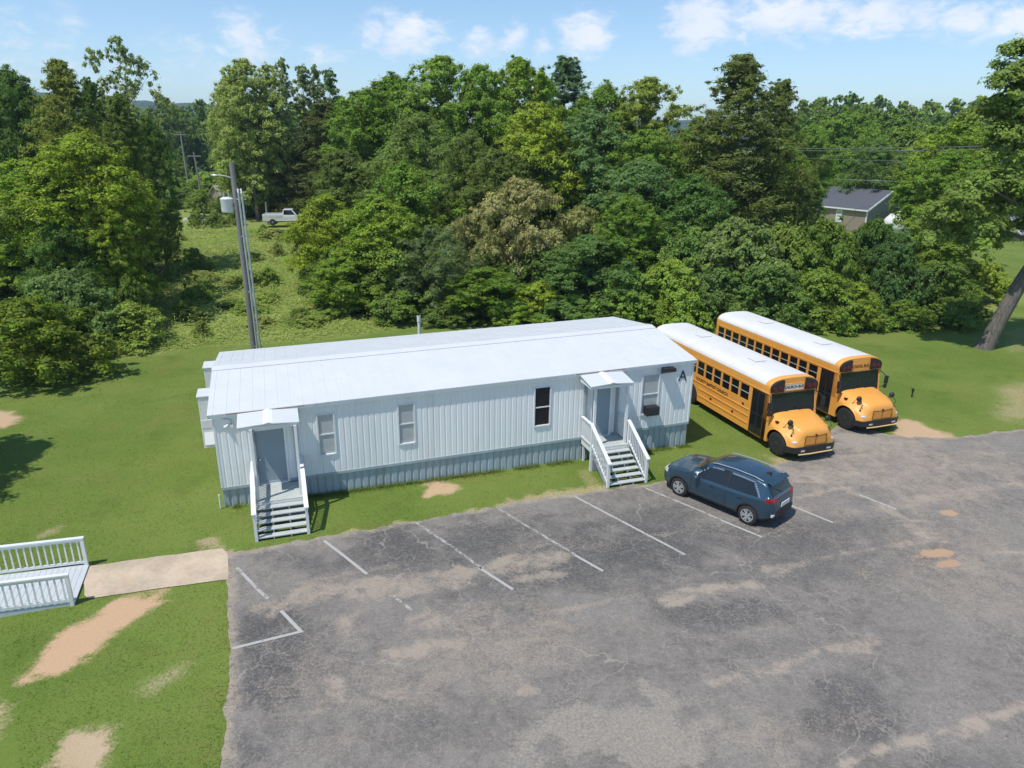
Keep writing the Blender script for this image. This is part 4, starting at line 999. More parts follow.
    for sgn in (-1, 1):
        ya, yb = sgn*.02, sgn*.50
        pl = [(.833, ya, .68), (.833, yb, .70), (.833, yb*1.0, 1.07), (.833, ya, 1.02)]
        gr_.extrude(pl, (.03, 0, 0))
        for z in np.arange(.73, 1.02, .045): gr_.box(.8631, .874, min(ya, yb*.94), max(ya, yb*.94), z, z + .018)
    gr_.build('grille', M['busy'], root)
    gr_ = MB()
    for sgn in (-1, 1):
        gr_.bar((.870, sgn*.02, 1.03), (.870, sgn*.50, 1.08), .026, .016, (1, 0, 0)); gr_.bar((.870, sgn*.51, .69), (.870, sgn*.51, 1.07), .022, .022, (1, 0, 0))
    gr_.bar((.870, 0, .69), (.870, 0, 1.02), .018, .014, (1, 0, 0)); gr_.build('grille_surround', M['fadedletter'], root)
    em = MB(); em.lathe([(.86, .05), (.895, .045), (.897, .0001)], (0, 0, 1.08), 'x', 14); em.build('emblem', M['redlamp'], root)
    for sgn in (-1, 1):
        hl = MB(); ya, yb = sorted((sgn*.56, sgn*.90)); hl.hexa([(.90, ya, .66), (.84, yb, .66), (.70, yb, .66), (.70, ya, .66), (.935 if sgn*ya > 0 and abs(ya) < abs(yb) else .86, ya, .78), (.86 if abs(yb) > abs(ya) else .935, yb, .78), (.70, yb, .80), (.70, ya, .86)])
        hl = MB(); hl.ellipsoid((.70, sgn*.82, .80), (.13, .18, .09), 16); hl.build('headlight', M['clear'], root, smooth=True)
        tl_ = MB(); tl_.ellipsoid((.55, sgn*.93, 1.03), (.05, .04, .06), 12); tl_.build('turn_signal', M['dark'], root, smooth=True)
    bp = MB(); bp.hexa([(.72, -1.13, .40), (.72, 1.13, .40), (.80, .9, .40), (.80, -.9, .40), (.72, -1.13, .64), (.72, 1.13, .64), (.80, .9, .64), (.80, -.9, .64)])
    bp = MB(); pts = [(.56, -1.17), (.80, -1.02), (.92, -.70), (.95, 0), (.92, .70), (.80, 1.02), (.56, 1.17)]
    for (a, c) in zip(pts[:-1], pts[1:]): bp.hexa([(a[0]-.1, a[1], .38), (a[0], a[1], .38), (c[0], c[1], .38), (c[0]-.1, c[1], .38), (a[0]-.1, a[1], .63), (a[0], a[1], .63), (c[0], c[1], .63), (c[0]-.1, c[1], .63)])
    bpo = bp.build('bumper', M['dark'], root)
    arm = MB(); arm.tube([(.94, -.80, .36), (.97, -.3, .36), (.97, .80, .38)], .028, 8); arm.build('crossing_arm', M['armpale'], root)
    for sgn in (-1, 1):
        fr = MB(); fr.box(.935, .956, sgn*.62 - .09, sgn*.62 + .09, .47, .53); fr.build('fog_lamp', M['clear'], bpo)
    # mirrors
    for sgn in (-1, 1):
        mr = MB(); mr.box(-.50, -.40, sgn*1.31 - .09, sgn*1.31 + .09, 1.72, 2.10); mr.box(-.49, -.41, sgn*1.30 - .08, sgn*1.30 + .08, 1.52, 1.70); mo = mr.build('side_mirror', M['dark'], root, bevel=.03)
        mr = MB(); mr.tube([(-.74, sgn*1.12, 2.3), (-.5, sgn*1.28, 2.12), (-.46, sgn*1.30, 2.0)], .018, 6); mr.tube([(-.62, sgn*1.12, 1.5), (-.5, sgn*1.26, 1.62), (-.46, sgn*1.29, 1.7)], .018, 6); mr.build('mirror_arm', M['dark'], mo)
        cm = MB(); cm.ellipsoid((.36, sgn*.90, 1.50), (.10, .12, .125), 16); co = cm.build('crossview_mirror', M['dark'], root, smooth=True)
        cm = MB(); cm.tube([(.5, sgn*.9, 1.05), (.62, sgn*.92, 1.3), (.42, sgn*.90, 1.46)], .014, 6); cm.tube([(.1, sgn*1.0, 1.2), (.25, sgn*.95, 1.45), (.34, sgn*.90, 1.44)], .012, 6); cm.build('mirror_arm', M['dark'], co)
        lt = MB(); lt.box(-.30, -.16, sgn*1.03 - .05, sgn*1.03 + .05, 1.30, 1.36); lt.build('hood_latch', M['dark'], root)
    for xw, R_ in ((0, .495), (WHX, .495)):
        for sgn in (-1, 1):
            wheel_parts('wheel', root, (xw, sgn*1.015, .495), R_, .28, M['busrim'], sgn)
    # seats glimpsed through the windscreen, steering wheel
    for i in range(6):
        for sgn in (-1, 1):
            st_ = MB(); x = -2.9 - i*1.2; st_.box(x, x + .12, sgn*.62 - .45, sgn*.62 + .45, .8, 1.75); st_.build('seat', M['vinyl'], root, bevel=.03)
    ml = MB()
    for x, z in ((-2.3, 1.40), (-2.95, .80), (-4.6, .80)): ml.box(x - .06, x + .06, -W2 - .012, -W2, z - .05, z + .05)
    ml.build('marker_light', M['redlamp'], root)
    return root
BH = math.radians(-71)
bt = Vector((math.cos(BH), math.sin(BH), 0)); bn = Vector((-bt.y, bt.x, 0))
def busloc(p): q = Vector((p[0], p[1], 0)) - bt*.17 + bn*1.17; return q
busB = make_bus()
busA = copy_tree(busB)
pA = busloc((10.66, 26.12)); pB = busloc((14.68, 28.99))
busA.location = pA; busB.location = pB; busA.rotation_euler = busB.rotation_euler = (0, 0, BH)
setp(busA, 'yellow school bus with white sign and side lettering, beside the building', 'school bus', 'yellow school buses parked side by side')
setp(busB, 'yellow school bus with lettered yellow header, farther from the building', 'school bus', 'yellow school buses parked side by side')
# writing
FR = (math.pi/2, 0, math.pi/2)
b = MB(); b.box(-.757, -.735, -.46, .46, 2.44, 2.68); sg = b.build('sign_board', M['signwhite'], busA)
b = MB(); b.box(-.757, -.728, -.50, -.461, 2.41, 2.71); b.box(-.757, -.728, .461, .50, 2.41, 2.71); b.box(-.757, -.728, -.461, .461, 2.681, 2.71); b.box(-.757, -.728, -.461, .461, 2.41, 2.439); b.build('sign_frame', M['busy'], sg)
put_text('lettering', 'CHURCH BUS', .175, M['letter'], sg, (-.733, 0, 2.50), FR, .86, .004)
put_text('lettering', 'SCHOOL BUS', .20, M['letter'], busB, (-.757, 0, 2.50), FR, .80, .003)
put_text('lettering', 'COUNTY BAPTIST CHURCH', .215, M['letter'], busA, (-3.40, -W2 - .004, 1.335), (math.pi/2, 0, 0), .93, .004, 'RIGHT')

# ------------------------------------------------------------------ dark blue SUV
def make_suv():
    root = empty('parked_suv', (0, 0, 0), 0, 'dark blue four-door SUV with silver wheels parked near the steps', 'car')
    XT = [-2.24,-2.22,-2.15,-2.06,-1.96,-1.84,-1.70,-1.40,-.9,-.4,0,.3,.45,.75,1.02,1.2,1.6,1.9,2.08,2.18,2.24]
    ZTp = [.60,.86,1.03,1.16,1.32,1.50,1.555,1.60,1.63,1.635,1.61,1.555,1.49,1.28,1.10,1.06,1.015,.955,.87,.76,.58]
    XW = [-2.24,-2.18,-2.05,-1.8,-1.3,-.5,.5,1.3,1.75,2.0,2.14,2.24]; WW = [.52,.64,.77,.875,.92,.925,.92,.925,.895,.83,.70,.52]
    XBt = [-2.24,-2.0,-1.7,1.6,2.0,2.24]; ZBt = [.42,.30,.22,.22,.26,.36]
    nx = 240; X = np.linspace(-2.24, 2.24, nx)
    def sm(a, k): 
        p = np.pad(a, k, mode='edge'); return np.convolve(p, np.ones(2*k+1)/(2*k+1), 'valid')
    zt = sm(np.interp(X, XT, ZTp), 2); w = sm(np.interp(X, XW, WW), 3); zb_ = np.interp(X, XBt, ZBt)
    cab = np.clip(np.minimum((1.02 - X)/.6, (X + 2.2)/.30), 0, 1); cab = cab*cab*(3-2*cab)
    zbelt_c = np.interp(X, [-2.1, -1.6, -.5, 1.0], [1.10, 1.05, .99, .955])
    V = []; NV = 76
    for i in range(nx):
        W_ = w[i]; t = zt[i]; zb = zb_[i]; zbelt = min(t - .035, zbelt_c[i]) if cab[i] > 0 else t - .035
        zbelt = (t - .035)*(1 - cab[i]) + min(t - .03, zbelt_c[i])*cab[i]
        zm = min(.64, zb + (zbelt - zb)*.55); wt = W_*.93*(1 - cab[i]) + .64*cab[i]
        wt = min(wt, W_*.95)
        K = np.array([(0, zb), (W_*.85, zb), (W_*.97, zb + .09), (W_, zm), (W_*.975, zbelt - .04), (W_*.955, zbelt), (wt, t - .045 - .03*cab[i]), (wt*.86, t - .012), (wt*.45, t + .006), (0, t + .010)])
        tt = np.linspace(0, 9, NV); y = np.interp(tt, range(10), K[:, 0]); z = np.interp(tt, range(10), K[:, 1])
        y2 = y.copy(); z2 = z.copy(); 
        for _ in range(3): y2[1:-1] = .25*y2[:-2] + .5*y2[1:-1] + .25*y2[2:]; z2[1:-1] = .25*z2[:-2] + .5*z2[1:-1] + .25*z2[2:]
        V.append(np.stack([np.full(NV, X[i]), y2, z2], -1))
    V = np.array(V)  # nx,NV,3
    FAX, RAX, WZ = 1.335, -1.335, .345
    def rx(x): return x if x > -1.335 else -1.335 + (x + 1.335)*.88
    cats = {}
    def cat(c, tk):   # c centre (x,|y|,z), tk section parameter
        x, y, z = c
        for ax in (FAX, RAX):
            if y > .62 and (x-ax)**2 + (z-WZ)**2 < .375**2: return None
            if y > .7 and (x-ax)**2 + (z-WZ)**2 < .43**2 and z > .2: return 'cladding'
        if tk < 2.15 or z < .36: return 'cladding'
        if 5.0 < tk < 6.25:
            if -1.80 < x < .80:
                zl = np.interp(x, [-2.1, -1.6, -.5, 1.0], [1.10, 1.05, .99, .955]); zu = np.interp(x, [-1.8, -1.6, -1.3, -.4, .1, .35, .8], [1.22, 1.44, 1.50, 1.545, 1.50, 1.40, 1.04])
                if zl + .04 < z < zu - .032 and x > -1.52 - (z - 1.25)*-.9:
                    if -.52 < x < -.44: return 'pillar'
                    return 'side_window_front' if x > -.48 else 'side_window_rear'
                if zl + .005 < z < zu - .005 and x > -1.60 - (z - 1.25)*-.9: return 'window_trim'
        if tk > 5.4 and .40 < x < 1.0 and y < .74 - (1.0 - x)*.0: 
            if x > .42 and z > 1.09: return 'windshield'
        if tk > 6.0 and -2.08 < x < -1.84 and y < .60 and z > 1.12: return 'rear_window'
        if x < -1.93 and .98 < z < 1.10 and y > .45 and tk > 3: return 'tail_light'
        if x < -1.99 and 1.02 < z < 1.07 and tk > 3: return 'tail_light_bar'
        if x > 1.86 and .74 < z < .90 and y > .46 and tk < 8.0 and x < 2.16: return 'headlight'
        if x < -2.1 and z < .56: return 'cladding'
        if x > 2.1 and .40 < z < .72 and y < .5: return 'grille'
        return 'body'
    for i in range(nx-1):
        for j in range(NV-1):
            c = V[i:i+2, j:j+2].reshape(4, 3).mean(0); k = cat(c, (j+.5)*9/(NV-1))
            if k: cats.setdefault(k, []).append((i, j))
    caps = [(0, 'cladding'), (nx-1, 'grille')]
    mats = {'body': M['carblue'], 'cladding': M['dark'], 'pillar': M['dark'], 'side_window_front': M['glass'], 'side_window_rear': M['glass'], 'window_trim': M['chrome'], 'windshield': M['wsglass'], 'rear_window': M['glass'], 'tail_light': M['red'], 'tail_light_bar': M['redlamp'], 'headlight': M['clear'], 'grille': M['dark']}
    nm = {'side_window_front': 'side_window', 'side_window_rear': 'side_window', 'pillar': 'door_pillar'}
    sides = {'side_window_front', 'side_window_rear', 'pillar', 'window_trim', 'tail_light', 'headlight'}
    Nrm = np.zeros_like(V)
    for k, fs in cats.items():
        for grp in (((-1,), (1,)) if k in sides else ((-1, 1),)):
            vid = {}; vs = []; F = []
            off = {'window_trim': .006, 'side_window_front': -.006, 'side_window_rear': -.006, 'tail_light': .008, 'headlight': .006}.get(k, 0)
            for s in grp:
                for (i, j) in fs:
                    q = []
                    for (a, b_) in ((i, j), (i+1, j), (i+1, j+1), (i, j+1)):
                        key = (a, b_, s if abs(V[a, b_, 1]) > 1e-5 else 0)
                        if key not in vid: vid[key] = len(vs); p = V[a, b_]; vs.append((rx(p[0]), s*(p[1] + (off if p[1] > .05 else 0)), p[2]))
                        q.append(vid[key])
                    F.append(q if s < 0 else q[::-1])
            mb = MB(); mb.v = vs; mb.f = F; mb.m = [0]*len(F)
            if k == 'cladding':
                mb.add([(rx(p[0]), p[1], p[2]) for p in V[0]] + [(rx(p[0]), -p[1], p[2]) for p in V[0]], [list(range(NV)) , list(range(NV, 2*NV))[::-1]])
            if k == 'grille':
                mb.add([tuple(p) for p in V[-1]] + [(p[0], -p[1], p[2]) for p in V[-1]], [list(range(NV)), list(range(NV, 2*NV))[::-1]])
            mb.build(nm.get(k, k), mats[k], root, smooth=True, ang=math.radians(50))
    for s in (-1, 1):
        for ax in (FAX, RAX):
            wl_ = MB(); vs = []
            for k in range(19):
                a = math.pi*(k - 1.5)/15
                for yy in (s*.86, s*.5): vs.append((ax + .385*math.cos(a), yy, WZ + .385*math.sin(a)))
            wl_.add(vs, [(2*k, 2*k+1, 2*k+3, 2*k+2) for k in range(18)]); wl_.build('wheel_well', M['dark'], root)
            wheel_parts('wheel', root, (ax, s*.80, WZ), WZ, .225, M['silver'], s, 5)
        mr = MB(); mr.ellipsoid((.60, s*1.02, 1.06), (.10, .12, .075), 14); mr.bar((.66, s*.88, 1.0), (.62, s*.98, 1.03), .06, .05); mr.build('side_mirror', M['carblue'], root, smooth=True)
        for xh in (.05, -.98):
            h = MB(); h.box(xh - .09, xh + .09, s*.918 - .02, s*.918 + .025, .885, .915); h.build('door_handle', M['carblue'], root, bevel=.008)
        rl = MB(); rl.tube([(.25, s*.60, 1.575), (.1, s*.60, 1.615), (-.6, s*.60, 1.655), (-1.3, s*.60, 1.635), (-1.6, s*.60, 1.58)], .018, 8); rl.build('roof_rail', M['silver'], root)
        # door gaps
        gp = MB()
        for xg in (.86, -.49, -1.30):
            for z0, z1 in ((.38, .98),):
                pts = []
                for z in np.linspace(z0, z1 if xg > -1 else .98, 9):
                    i = int(np.clip((xg + 2.24)/4.48*(nx-1), 0, nx-1)); col = V[i]; jj = np.argsort(col[4:46, 2]); y = np.interp(z, col[4:46, 2][jj], col[4:46, 1][jj]); pts.append((xg + (0 if xg > -1 else (z - .98)*-.25), s*(y + .002), z))
                gp.tube(pts, .006, 4, False)
        gp.build('door_gap', M['dark'], root)
        rf = MB(lambda x, y, z: (rx(x), y, z)); rf.box(-2.22, -2.14, s*.52 - .1, s*.62 + .1, .50, .56); rf.build('rear_reflector', M['clear'], root)
    RXF = lambda x, y, z: (rx(x), y, z)
    sp_ = MB(RXF); sp_.hexa([(-1.78, -.60, 1.555), (-1.78, .60, 1.555), (-1.98, .55, 1.50), (-1.98, -.55, 1.50), (-1.78, -.60, 1.585), (-1.78, .60, 1.585), (-1.98, .55, 1.525), (-1.98, -.55, 1.525)]); sp_.build('spoiler', M['carblue'], root, bevel=.01)
    fn_ = MB(); fn_.hexa([(-1.35, -.03, 1.61), (-1.35, .03, 1.61), (-1.55, .03, 1.59), (-1.55, -.03, 1.59), (-1.50, -.008, 1.69), (-1.50, .008, 1.69), (-1.56, .008, 1.69), (-1.56, -.008, 1.69)]); fn_.build('antenna', M['dark'], root)
    pl = MB(RXF); pl.box(-2.262, -2.235, -.26, .26, .76, .90); pl.build('number_plate', M['signwhite'], root)
    wp = MB(RXF); wp.bar((-2.07, 0, 1.17), (-1.99, .28, 1.30), .02, .02); wp.build('rear_wiper', M['dark'], root)
    return root
suv = make_suv()
cw_f = Vector((5.96, 22.69, 0)); cw_r = Vector((7.76, 20.74, 0)); ch = math.atan2(cw_f.y - cw_r.y, cw_f.x - cw_r.x)
ct = Vector((math.cos(ch), math.sin(ch), 0)); cn_ = Vector((-ct.y, ct.x, 0))
suv.location = (cw_f + cw_r)/2 - cn_*.90; suv.rotation_euler = (0, 0, ch)

# ------------------------------------------------------------------ far pickup truck, parked car and sheds
def small_truck(loc, rz):
    root = empty('pickup_truck', loc, rz, 'white pickup truck parked beyond the weedy field', 'pickup truck')
    b = MB(); b.hexa([(-2.9,-.95,.5),(2.85,-.92,.5),(2.85,.92,.5),(-2.9,.95,.5),(-2.9,-.97,1.0),(2.8,-.9,1.0),(2.8,.9,1.0),(-2.9,.97,1.0)])
    b.hexa([(1.25,-.92,1.0),(2.8,-.88,1.0),(2.8,.88,1.0),(1.25,.92,1.0),(1.25,-.88,1.22),(2.7,-.8,1.12),(2.7,.8,1.12),(1.25,.88,1.22)])
    b.box(-2.9, -.6, -.97, -.88, 1.0, 1.32); b.box(-2.9, -.6, .88, .97, 1.0, 1.32); b.box(-2.9, -2.82, -.88, .88, 1.0, 1.32)
    b.build('body', M['truckwhite'], root, bevel=.04)
    c = MB(); c.hexa([(-.6,-.93,1.0),(1.35,-.93,1.0),(1.35,.93,1.0),(-.6,.93,1.0),(-.45,-.75,1.88),(.55,-.75,1.88),(.55,.75,1.88),(-.45,.75,1.88)]); co = c.build('cab', M['truckwhite'], root, bevel=.04)
    for s in (-1, 1):
        w = MB(); w.poly([(-.42, s*.885, 1.25), (.95, s*.885, 1.25), (.5, s*.775, 1.80), (-.38, s*.775, 1.80)]); w.build('side_window', M['glass'], co)
        for x in (-1.75, 1.9): wheel_parts('wheel', root, (x, s*.85, .39), .39, .25, M['silver'], s)
    w = MB(); w.poly([(1.30, -.8, 1.12), (1.30, .8, 1.12), (.64, .66, 1.82), (.64, -.66, 1.82)]); w.build('windshield', M['glass'], co)
    b = MB(); b.box(-2.8, -.62, -.86, .86, 1.0, 1.03); b.build('bed', M['dark'], root)
    for s in (-1, 1): q = MB(); q.box(2.78, 2.86, s*.7 - .18, s*.7 + .18, .85, 1.0); q.build('headlight', M['clear'], root)
    return root
tk = at(289, 224.5, 89); small_truck((tk.x, 89, tk.z), .16)
def small_car(loc, rz, lab, mat):
    root = empty('parked_car', loc, rz, lab, 'car')
    b = MB(); b.hexa([(-2.2,-.85,.35),(2.2,-.82,.35),(2.2,.82,.35),(-2.2,.85,.35),(-2.2,-.86,.95),(2.15,-.78,.80),(2.15,.78,.80),(-2.2,.86,.95)]); b.build('body', mat, root, bevel=.08)
    c = MB(); c.hexa([(-1.7,-.8,.93),(1.0,-.8,.88),(1.0,.8,.88),(-1.7,.8,.93),(-1.1,-.6,1.42),(.2,-.6,1.42),(.2,.6,1.42),(-1.1,.6,1.42)]); c.build('cab', M['glass'], root, bevel=.05)
    r = MB(); r.box(-1.08, .18, -.58, .58, 1.425, 1.45); r.build('roof', mat, root)
    for s in (-1, 1):
        for x in (-1.35, 1.35): wheel_parts('wheel', root, (x, s*.78, .31), .31, .2, M['silver'], s)
q = at(202, 219, 95); small_car((q.x, 95, q.z - .8), .3, 'white car half hidden by weeds left of the utility pole', M['truckwhite'])
def shed(name, loc, rz, L, D, H, RH, wm, rm, lab, cat):
    root = empty(name, loc, rz, lab, cat)
    w = MB(); w.box(-L/2, L/2, -D/2, D/2, -.5, H)
    for s in (-1, 1): w.extrude([(s*L/2 - (.01 if s > 0 else 0), -D/2, H), (s*L/2 - (.01 if s > 0 else 0), D/2, H), (s*L/2 - (.01 if s > 0 else 0), 0, H + RH)], (.01, 0, 0))
    w.build('wall', wm, root)
    r = MB(); o = .35
    for s in (-1, 1):
        r.hexa([(-L/2-o, s*(D/2+o), H-o*RH/(D/2)), (L/2+o, s*(D/2+o), H-o*RH/(D/2)), (L/2+o, 0, H+RH), (-L/2-o, 0, H+RH), (-L/2-o, s*(D/2+o), H-o*RH/(D/2)+.12), (L/2+o, s*(D/2+o), H-o*RH/(D/2)+.12), (L/2+o, 0, H+RH+.12), (-L/2-o, 0, H+RH+.12)])
    r.build('roof', rm, root); return root
q = at(246, 196, 112); shed('barn', (q.x, 112, q.z - 3.0), .75, 9, 7, 2.6, 2.0, M['housetan'], M['greyroof'], 'grey-roofed shed half hidden among trees behind the pole', 'shed')
q = at(183, 201, 118); shed('shed', (q.x, 118, q.z - 2.6), .2, 7, 5, 2.3, 1.2, M['housewall'], M['greyroof'], 'low pale-roofed shed at the end of the left clearing', 'shed')
q = at(316, 190, 106); shed('shed', (q.x, 106, q.z - 2.6), .3, 7, 5, 2.4, 1.4, M['housetan'], M['greyroof'], 'brownish shed roof showing between trees above the pickup', 'shed')
# house on the right
hp = at(868, 209, 102)
def house():
    rz = -1.08; H, RH, D = 2.75, 2.3, 8.6; L = 15
    c, s = math.cos(rz), math.sin(rz)
    # front right corner (local x=L/2, y=-D/2) at hp
    lx_, ly_ = L/2, -D/2; loc = (hp.x - (c*lx_ - s*ly_), 102 - (s*lx_ + c*ly_), hp.z - H)
    root = shed('house', loc, rz, L, D, H, RH, M['housetan'], M['shingle'], 'sage and tan house with charcoal roof beyond the shrubs', 'house')
    g = MB(); g.poly([(L/2 + .015, -D/2, -.5), (L/2 + .015, D/2, -.5), (L/2 + .015, D/2, H), (L/2 + .015, 0, H + RH - .05), (L/2 + .015, -D/2, H)]); g.build('gable_wall', M['housewall'], root)
    t = MB(); t.box(L/2 - .1, L/2 + .06, -D/2 - .06, -D/2 + .1, -.5, H)
    for sg in (-1, 1): t.bar((L/2 + .38, sg*(D/2 + .33), H - .33*RH/(D/2)), (L/2 + .38, 0, H + RH), .08, .22)
    t.box(-L/2 - .3, L/2 + .36, -D/2 - .40, -D/2 - .352, H - .35, H - .13); t.build('trim', M['trim'], root)
    for x, w_, nm_, mt in ((3.0, 1.0, 'window', M['signwhite']), (-.6, 2.2, 'door', M['signwhite'])):
        z0, z1 = (.55, 2.3) if nm_ == 'window' else (0, 2.2)
        b = MB(); b.box(x - w_/2, x + w_/2, -D/2 - .06, -D/2, z0, z1); f_ = b.build(nm_, mt, root)
        b = MB()
        if nm_ == 'window':
            for k in range(3): b.box(x - w_*.33, x + w_*.33, -D/2 - .07, -D/2 - .061, z0 + .2 + k*.5, z0 + .52 + k*.5)
        else: b.box(x - w_*.42, x + w_*.42, -D/2 - .07, -D/2 - .061, z0 + .2, z1 - .2)
        b.build('pane', M['blind'], f_)
    b = MB(); b.box(L/2 + .016, L/2 + .05, .3, 1.3, 1.3, 1.75); b.build('window', M['glass'], root)
    b = MB(); b.box(L/2 + .016, L/2 + .07, D/2 - 1.2, D/2 - .1, -.3, 2.2); b.build('side_door', M['galv'], root)
house()
q = at(908, 229, 100); b = MB(); b.ellipsoid((0, 0, .9), (3.4, 2.2, 1.7), 22)
for v_ in range(len(b.v)):
    x, y, z = b.v[v_]; k = float(fbm(np.array(x*1.1), np.array(y*1.1 + z), 5)); b.v[v_] = (x*(.85 + .3*k), y*(.85 + .3*k), max(-.2, z*(.85 + .35*k)))
o = b.build('tarp_cover', M['tarp'], None, smooth=True); o.location = (q.x, 100, q.z - .3); setp(o, 'white tarp-covered heap beside the sage house', 'tarp')

# poles and wires
def wood_pole(u, vb, vt, Y, lab, arm=True, lean=0.0, r=.14):
    a = at(u, vb, Y); t_ = at(u, vt, Y); root = empty('wooden_pole', (a.x, Y, a.z), 0, lab, 'utility pole')
    H = t_.z - a.z; b = MB(); b.tube([(0, 0, -.5), (lean*H*.5, 0, H*.5), (lean*H, 0, H)], [r, r*.9, r*.7], 10); b.build('pole', M['polewood'], root)
    if arm: b = MB(); b.box(lean*H - 1.1, lean*H + 1.1, -.06, .06, H - .7, H - .55); b.build('crossarm', M['polewood'], root)
    return (a.x + lean*H, Y, t_.z)
p1 = wood_pole(190, 196, 131, 135, 'thin wooden pole in the far left clearing', True, -.02, .18)
wood_pole(203, 203, 152, 118, 'second thin wooden pole, right in the far left clearing', True, -.06, .16)
wood_pole(268, 224, 202, 91, 'short pale post at the tail of the pickup', False, 0, .17)
pr = wood_pole(868, 182, 150, 118, 'thin utility pole standing behind the charcoal-roofed house', True, .01, .16)
def wire(pts, sag, lab, r=.03, g='overhead wires at the right'):
    b = MB()
    for a, c in zip(pts[:-1], pts[1:]):
        a = Vector(a); c = Vector(c); b.tube([a + (c - a)*(k/14) - Vector((0, 0, sag*4*(k/14)*(1 - k/14))) for k in range(15)], r, 5, False)
    o = b.build('overhead_wire', M['wire']); setp(o, lab, 'wire', g)
def wpt(u, v, Y): q = at(u, v, Y); return (q.x, q.y, q.z)
wire([wpt(790, 148.5, 84), wpt(1024, 145, 64), wpt(1120, 143, 56)], .1, 'upper pale overhead wire crossing before the right wood', .028)
wire([wpt(790, 150.5, 84), wpt(1024, 148, 64), wpt(1120, 147, 56)], .14, 'pale overhead wire just under the topmost one', .028)
wire([wpt(780, 157, 88), wpt(1024, 161, 70)], .2, 'dark overhead wire lower across the right wood', .018)
wire([wpt(820, 178, 104), wpt(960, 182, 96)], .15, 'dark wire just above the charcoal house roof', .03)
# ------------------------------------------------------------------ trees
def cap_env(t, top, low):   # rounded dome of relative height top over a body that narrows to low at the bottom
    t = np.asarray(t, float); d = np.sqrt(np.clip(1 - ((t - (1 - top))/top)**2, .03, 1)); g = low + (1 - low)*np.clip(t/(1 - top), 0, 1)**.7
    return np.where(t > 1 - top, d, g)
ENV = {
 'broad': lambda t: cap_env(t, .62, .72),
 'oval':  lambda t: cap_env(t, .52, .55),
 'tall':  lambda t: cap_env(t, .40, .70),
 'cone':  lambda t: np.clip(1.03 - t, .03, 1)**.62 * np.clip((t + .12)/.2, 0, 1)**.5,
 'column':lambda t: np.sqrt(np.clip(1 - ((t - .5)/.54)**2, .03, 1))*(.8 + .2*np.sin(t*9)),
 'bush':  lambda t: np.sqrt(np.clip(1 - (t/1.03)**2, .02, 1)),
}
def unit(n, rg):
    d = rg.normal(0, 1, (n, 3)); return d / np.linalg.norm(d, axis=1)[:, None]
def crown_data(seed, shape, H=10., R=4., base=.10, nl=26, ns=16, nf=60, L=.30, W=.16, lobe=.36, flat=.8, lobes=None, jit=.18, droop=0.):
    rg = np.random.default_rng(seed); lob = []
    if lobes is None:
        for k in range(nl):
            t = (k + .5)/nl; t = t**.9 if shape != 'cone' else 1 - (1 - t)**1.35
            az = k*2.39996 + rg.normal(0, .5); e = float(ENV[shape](np.array(t)))
            lr = R*lobe*(.72 + .42*e)*rg.uniform(.65, 1.3) if shape != 'cone' else R*(.10 + .20*e)*rg.uniform(.7, 1.3)
            rr = max(0, R*e*(1 + rg.normal(0, jit)) - lr*.7) * (1 if k % 6 else .3)
            z = H*(base + (1 - base)*t) - lr*.6*t; lob.append((rr*math.cos(az), rr*math.sin(az), max(z, lr*.45), lr))
        lob.append((rg.normal(0, .2), rg.normal(0, .2), H - R*lobe*.7, R*lobe*.8 if shape != 'cone' else R*.12))
    else: lob = lobes
    Vs = []; Fs = []; nv = 0
    for (x, y, z, lr) in lob:
        n = max(5, int(ns*(.6 + .4*(lr/(R*lobe))**2)))
        d = unit(n*2, rg); d = d[np.argsort(-(d[:, 2] + rg.normal(0, .55, len(d))))][:n]
        C = np.array([x, y, z]) + d*np.array([1, 1, flat])*lr*rg.uniform(.62, 1.08, (n, 1)); sr = lr*rg.uniform(.26, .46, n)
        ii = np.repeat(np.arange(n), nf); e = unit(len(ii), rg)
        thin = rg.uniform(0, 1) < .14; far_ = rg.uniform(0, 1, n) < .15; C[far_] += d[far_]*np.array([1, 1, flat])*lr*.28; sr = np.where(far_, sr*.7, sr)
        rad = np.minimum(np.abs(rg.normal(.55, .42, len(ii))), 1.7); pos = C[ii] + e*np.array([1, 1, .62])*(sr[ii]*rad)[:, None]
        out = pos - np.array([x, y, z - lr*.3]); out /= np.linalg.norm(out, axis=1)[:, None] + 1e-6
        Nn = out*.55 + e*.35 + unit(len(ii), rg)*.5 + np.array([-.16, -.15, .5]); Nn /= np.linalg.norm(Nn, axis=1)[:, None]
        pos[:, 2] -= droop*np.linalg.norm(pos[:, :2] - np.array([x, y]), axis=1)
        k = rg.uniform(.4, 1.0, len(ii)) + rg.uniform(0, .9, len(ii))**3
        if thin: q_ = rg.uniform(0, 1, len(ii)) < .5; pos, Nn, k = pos[q_], Nn[q_], k[q_]
        V, F_ = leafquads(pos, Nn, L*k, W*k, rg)
        Vs.append(V); Fs.append(F_ + nv); nv += len(V)
    return np.concatenate(Vs), np.concatenate(Fs), lob
def crown_mesh(*a, **k):
    V, F_, lob = crown_data(*a, **k); o = npmesh('crown', V, F_, M['leaf']); me = o.data; bpy.data.objects.remove(o); return me, lob
